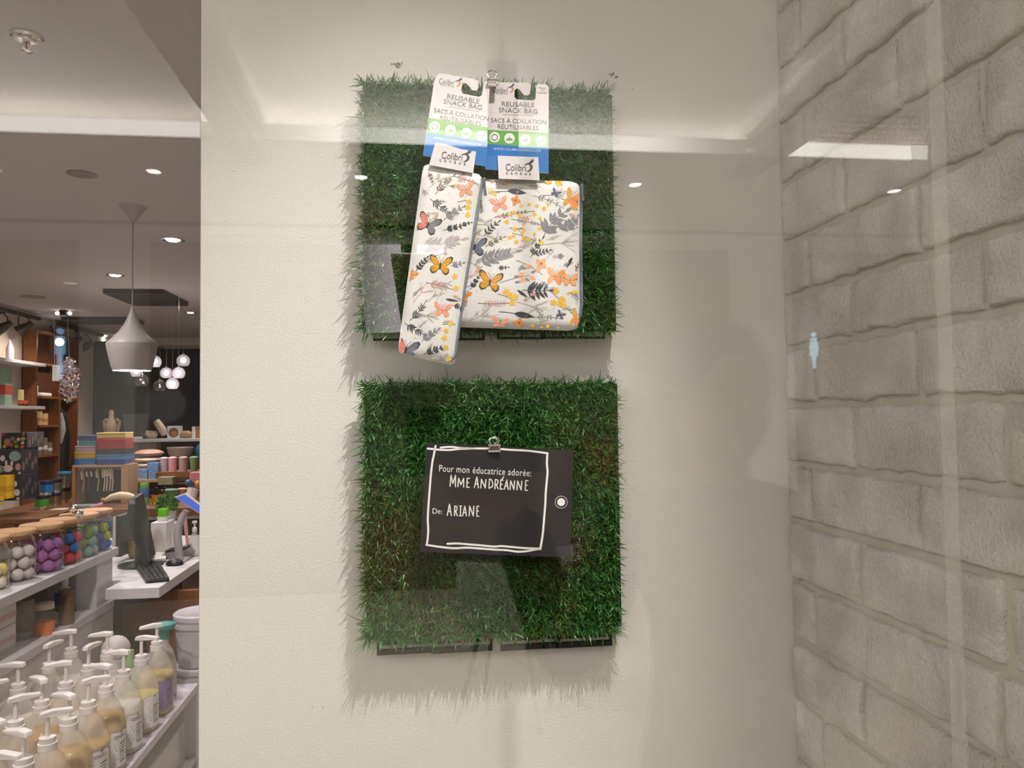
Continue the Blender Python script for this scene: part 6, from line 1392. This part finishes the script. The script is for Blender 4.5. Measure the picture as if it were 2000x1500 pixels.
MB().lathe((tbx, tby, 0), [(.26, 0), (.26, .012), (.05, .022)], 32).build('base_disc', M_tg, ct_, smooth=True); MB().lathe((tbx, tby, .022), [(.035, 0), (.035, .70)], 18).build('column', P('column_light', 190, 188, 184), ct_); MB().lathe((tbx, tby, .722), [(.33, 0), (.34, .01), (.34, .025), (.33, .03)], 36).build('table_top', M_tg, ct_, smooth=True)
# ---------------------------------------------------------------- the photographer, mirrored as a dark shape in the glass
def skin_body(name, chains, m, parent, subs=2):
    vs = []; es = []; rad = []; idx = {}
    for ch in chains:
        prev = None
        for (key, p, r) in ch:
            if key not in idx: idx[key] = len(vs); vs.append(p); rad.append(r)
            if prev is not None: es.append((prev, idx[key]))
            prev = idx[key]
    me = bpy.data.meshes.new(name); o0 = Vector(ORG[parent.name]) if parent else Vector((0, 0, 0))
    me.from_pydata([tuple(Vector(p)-o0) for p in vs], es, []); o = bpy.data.objects.new(name, me); COL.objects.link(o)
    if parent: o.parent = parent
    md = o.modifiers.new('skin', 'SKIN'); md.use_smooth_shade = True
    for i, v in enumerate(me.skin_vertices[0].data): r = rad[i]; v.radius = (r, r) if not isinstance(r, tuple) else r; v.use_root = (i == 0)
    s = o.modifiers.new('smooth', 'SUBSURF'); s.levels = subs; s.render_levels = subs
    me.materials.append(m); return o
PX, PY = .52, -.46
pe = empty('person', (PX, PY, 0), 'person in dark clothes holding up a phone towards the window', 'person')
M_cl = mat('dark_clothes', rgb(38, 36, 38), .85, vary=.1, scale=20); M_skin = mat('skin_tone', rgb(186, 136, 112), .55, vary=.04, scale=30); M_hair = mat('dark_hair', rgb(44, 32, 26), .6, vary=.2, scale=60)
hp = (PX, PY, .86)
clothes = [[('pel', hp, (.15, .12)), ('wai', (PX-.01, PY, 1.02), (.135, .105)), ('che', (PX-.02, PY+.01, 1.20), (.16, .115)), ('shl', (PX-.02, PY+.01, 1.32), (.13, .09)), ('nk', (PX-.01, PY+.02, 1.385), .055)],
           [('shl', 0, 0), ('rs', (PX-.18, PY+.02, 1.30), .065), ('re', (PX-.30, PY+.14, 1.13), .05), ('rw', (PX-.40, PY+.33, 1.38), .036)],
           [('shl', 0, 0), ('ls', (PX+.16, PY+.02, 1.30), .065), ('le', (PX+.06, PY+.20, 1.10), .05), ('lw', (PX-.28, PY+.36, 1.40), .036)],
           [('pel', 0, 0), ('rh', (PX-.09, PY, .80), .095), ('rk', (PX-.10, PY+.02, .46), .065), ('ra', (PX-.11, PY-.01, .09), .045), ('rf', (PX-.115, PY+.12, .045), .04)],
           [('pel', 0, 0), ('lh', (PX+.09, PY, .80), .095), ('lk', (PX+.10, PY+.02, .46), .065), ('la', (PX+.11, PY-.01, .09), .045), ('lf', (PX+.115, PY+.12, .045), .04)]]
skin_body('clothed_body', clothes, M_cl, pe)
# head with face, ears and hair
hc = Vector((PX-.015, PY+.04, 1.525))
b = MB(); b.sphere(hc, .10, 24, 18, sx=.80, sy=.95, sz=1.15)
b.v = [(x, y+(.012 if z < hc.z-.04 and y > hc.y else 0), z) for (x, y, z) in b.v]
b.tube([(hc.x, hc.y+.085, hc.z+.02), (hc.x, hc.y+.108, hc.z-.018), (hc.x, hc.y+.092, hc.z-.028)], [.008, .014, .010], 8)
for s in (-1, 1): b.sphere((hc.x+s*.080, hc.y, hc.z-.005), .022, 10, 8, sx=.4, sy=.8, sz=1.3)
b.tube([(hc.x, hc.y-.01, hc.z-.08), (hc.x, hc.y-.02, hc.z-.17)], [.05, .055], 14)
b.build('head', M_skin, pe, smooth=True)
for s in (-1, 1): MB().sphere((hc.x+s*.032, hc.y+.086, hc.z+.012), .012, 10, 8, sz=.6).build('eye', M_black, pe, smooth=True)
MB().sphere((hc.x, hc.y+.088, hc.z-.052), .024, 12, 8, sy=.4, sz=.32).build('mouth', mat('lip_tone', rgb(160, 92, 84), .5), pe, smooth=True)
b = MB(); b.sphere((hc.x, hc.y-.018, hc.z+.022), .108, 22, 14, sx=.86, sy=.96, sz=1.08, z0=-.25); b.sphere((hc.x, hc.y-.075, hc.z-.07), .06, 14, 10, sx=1.1, sy=.6, sz=1.5); b.build('hair', M_hair, pe, smooth=True)
# hands round the phone
def hand_(w, tgt, side, name):
    w = Vector(w); t = Vector(tgt); d = (t-w).normalized(); up = Vector((0, 0, 1)); lat = d.cross(up).normalized()*side
    ch = [[('w', w, .024), ('p', w+d*.045, (.036, .018)), ('k', w+d*.085, (.038, .014))]]
    for i in range(4):
        o = up*(.027-.018*i); l = (.030, .034, .031, .024)[i]
        ch.append([('k', 0, 0), ('f%da' % i, w+d*.095+o, .009), ('f%db' % i, w+d*(.095+l)+o+lat*-.006, .0085), ('f%dc' % i, w+d*(.095+l*1.5)+o+lat*-.024, .0075)])
    ch.append([('p', 0, 0), ('t1', w+d*.055+up*.035, .011), ('t2', w+d*.085+up*.048, .0095), ('t3', w+d*.11+up*.05, .0085)])
    skin_body(name, ch, M_skin, pe, 2)
hand_((PX-.40, PY+.33, 1.38), (.045, -.045, 1.44), 1, 'hand'); hand_((PX-.28, PY+.36, 1.40), (.16, -.05, 1.47), -1, 'hand')
ph = empty('phone', (.07, -.03, 1.405), 'black phone held by the dark-clothed person', 'phone')
MB().rbox(-.01, .14, -.030, -.022, 1.437, 1.510, .003).build('phone_body', M_black, ph)
MB().rbox(-.006, .022, -.0225, -.020, 1.482, 1.508, .001).build('camera_plate', P('phone_glass', 20, 20, 24, rough=.1), ph)
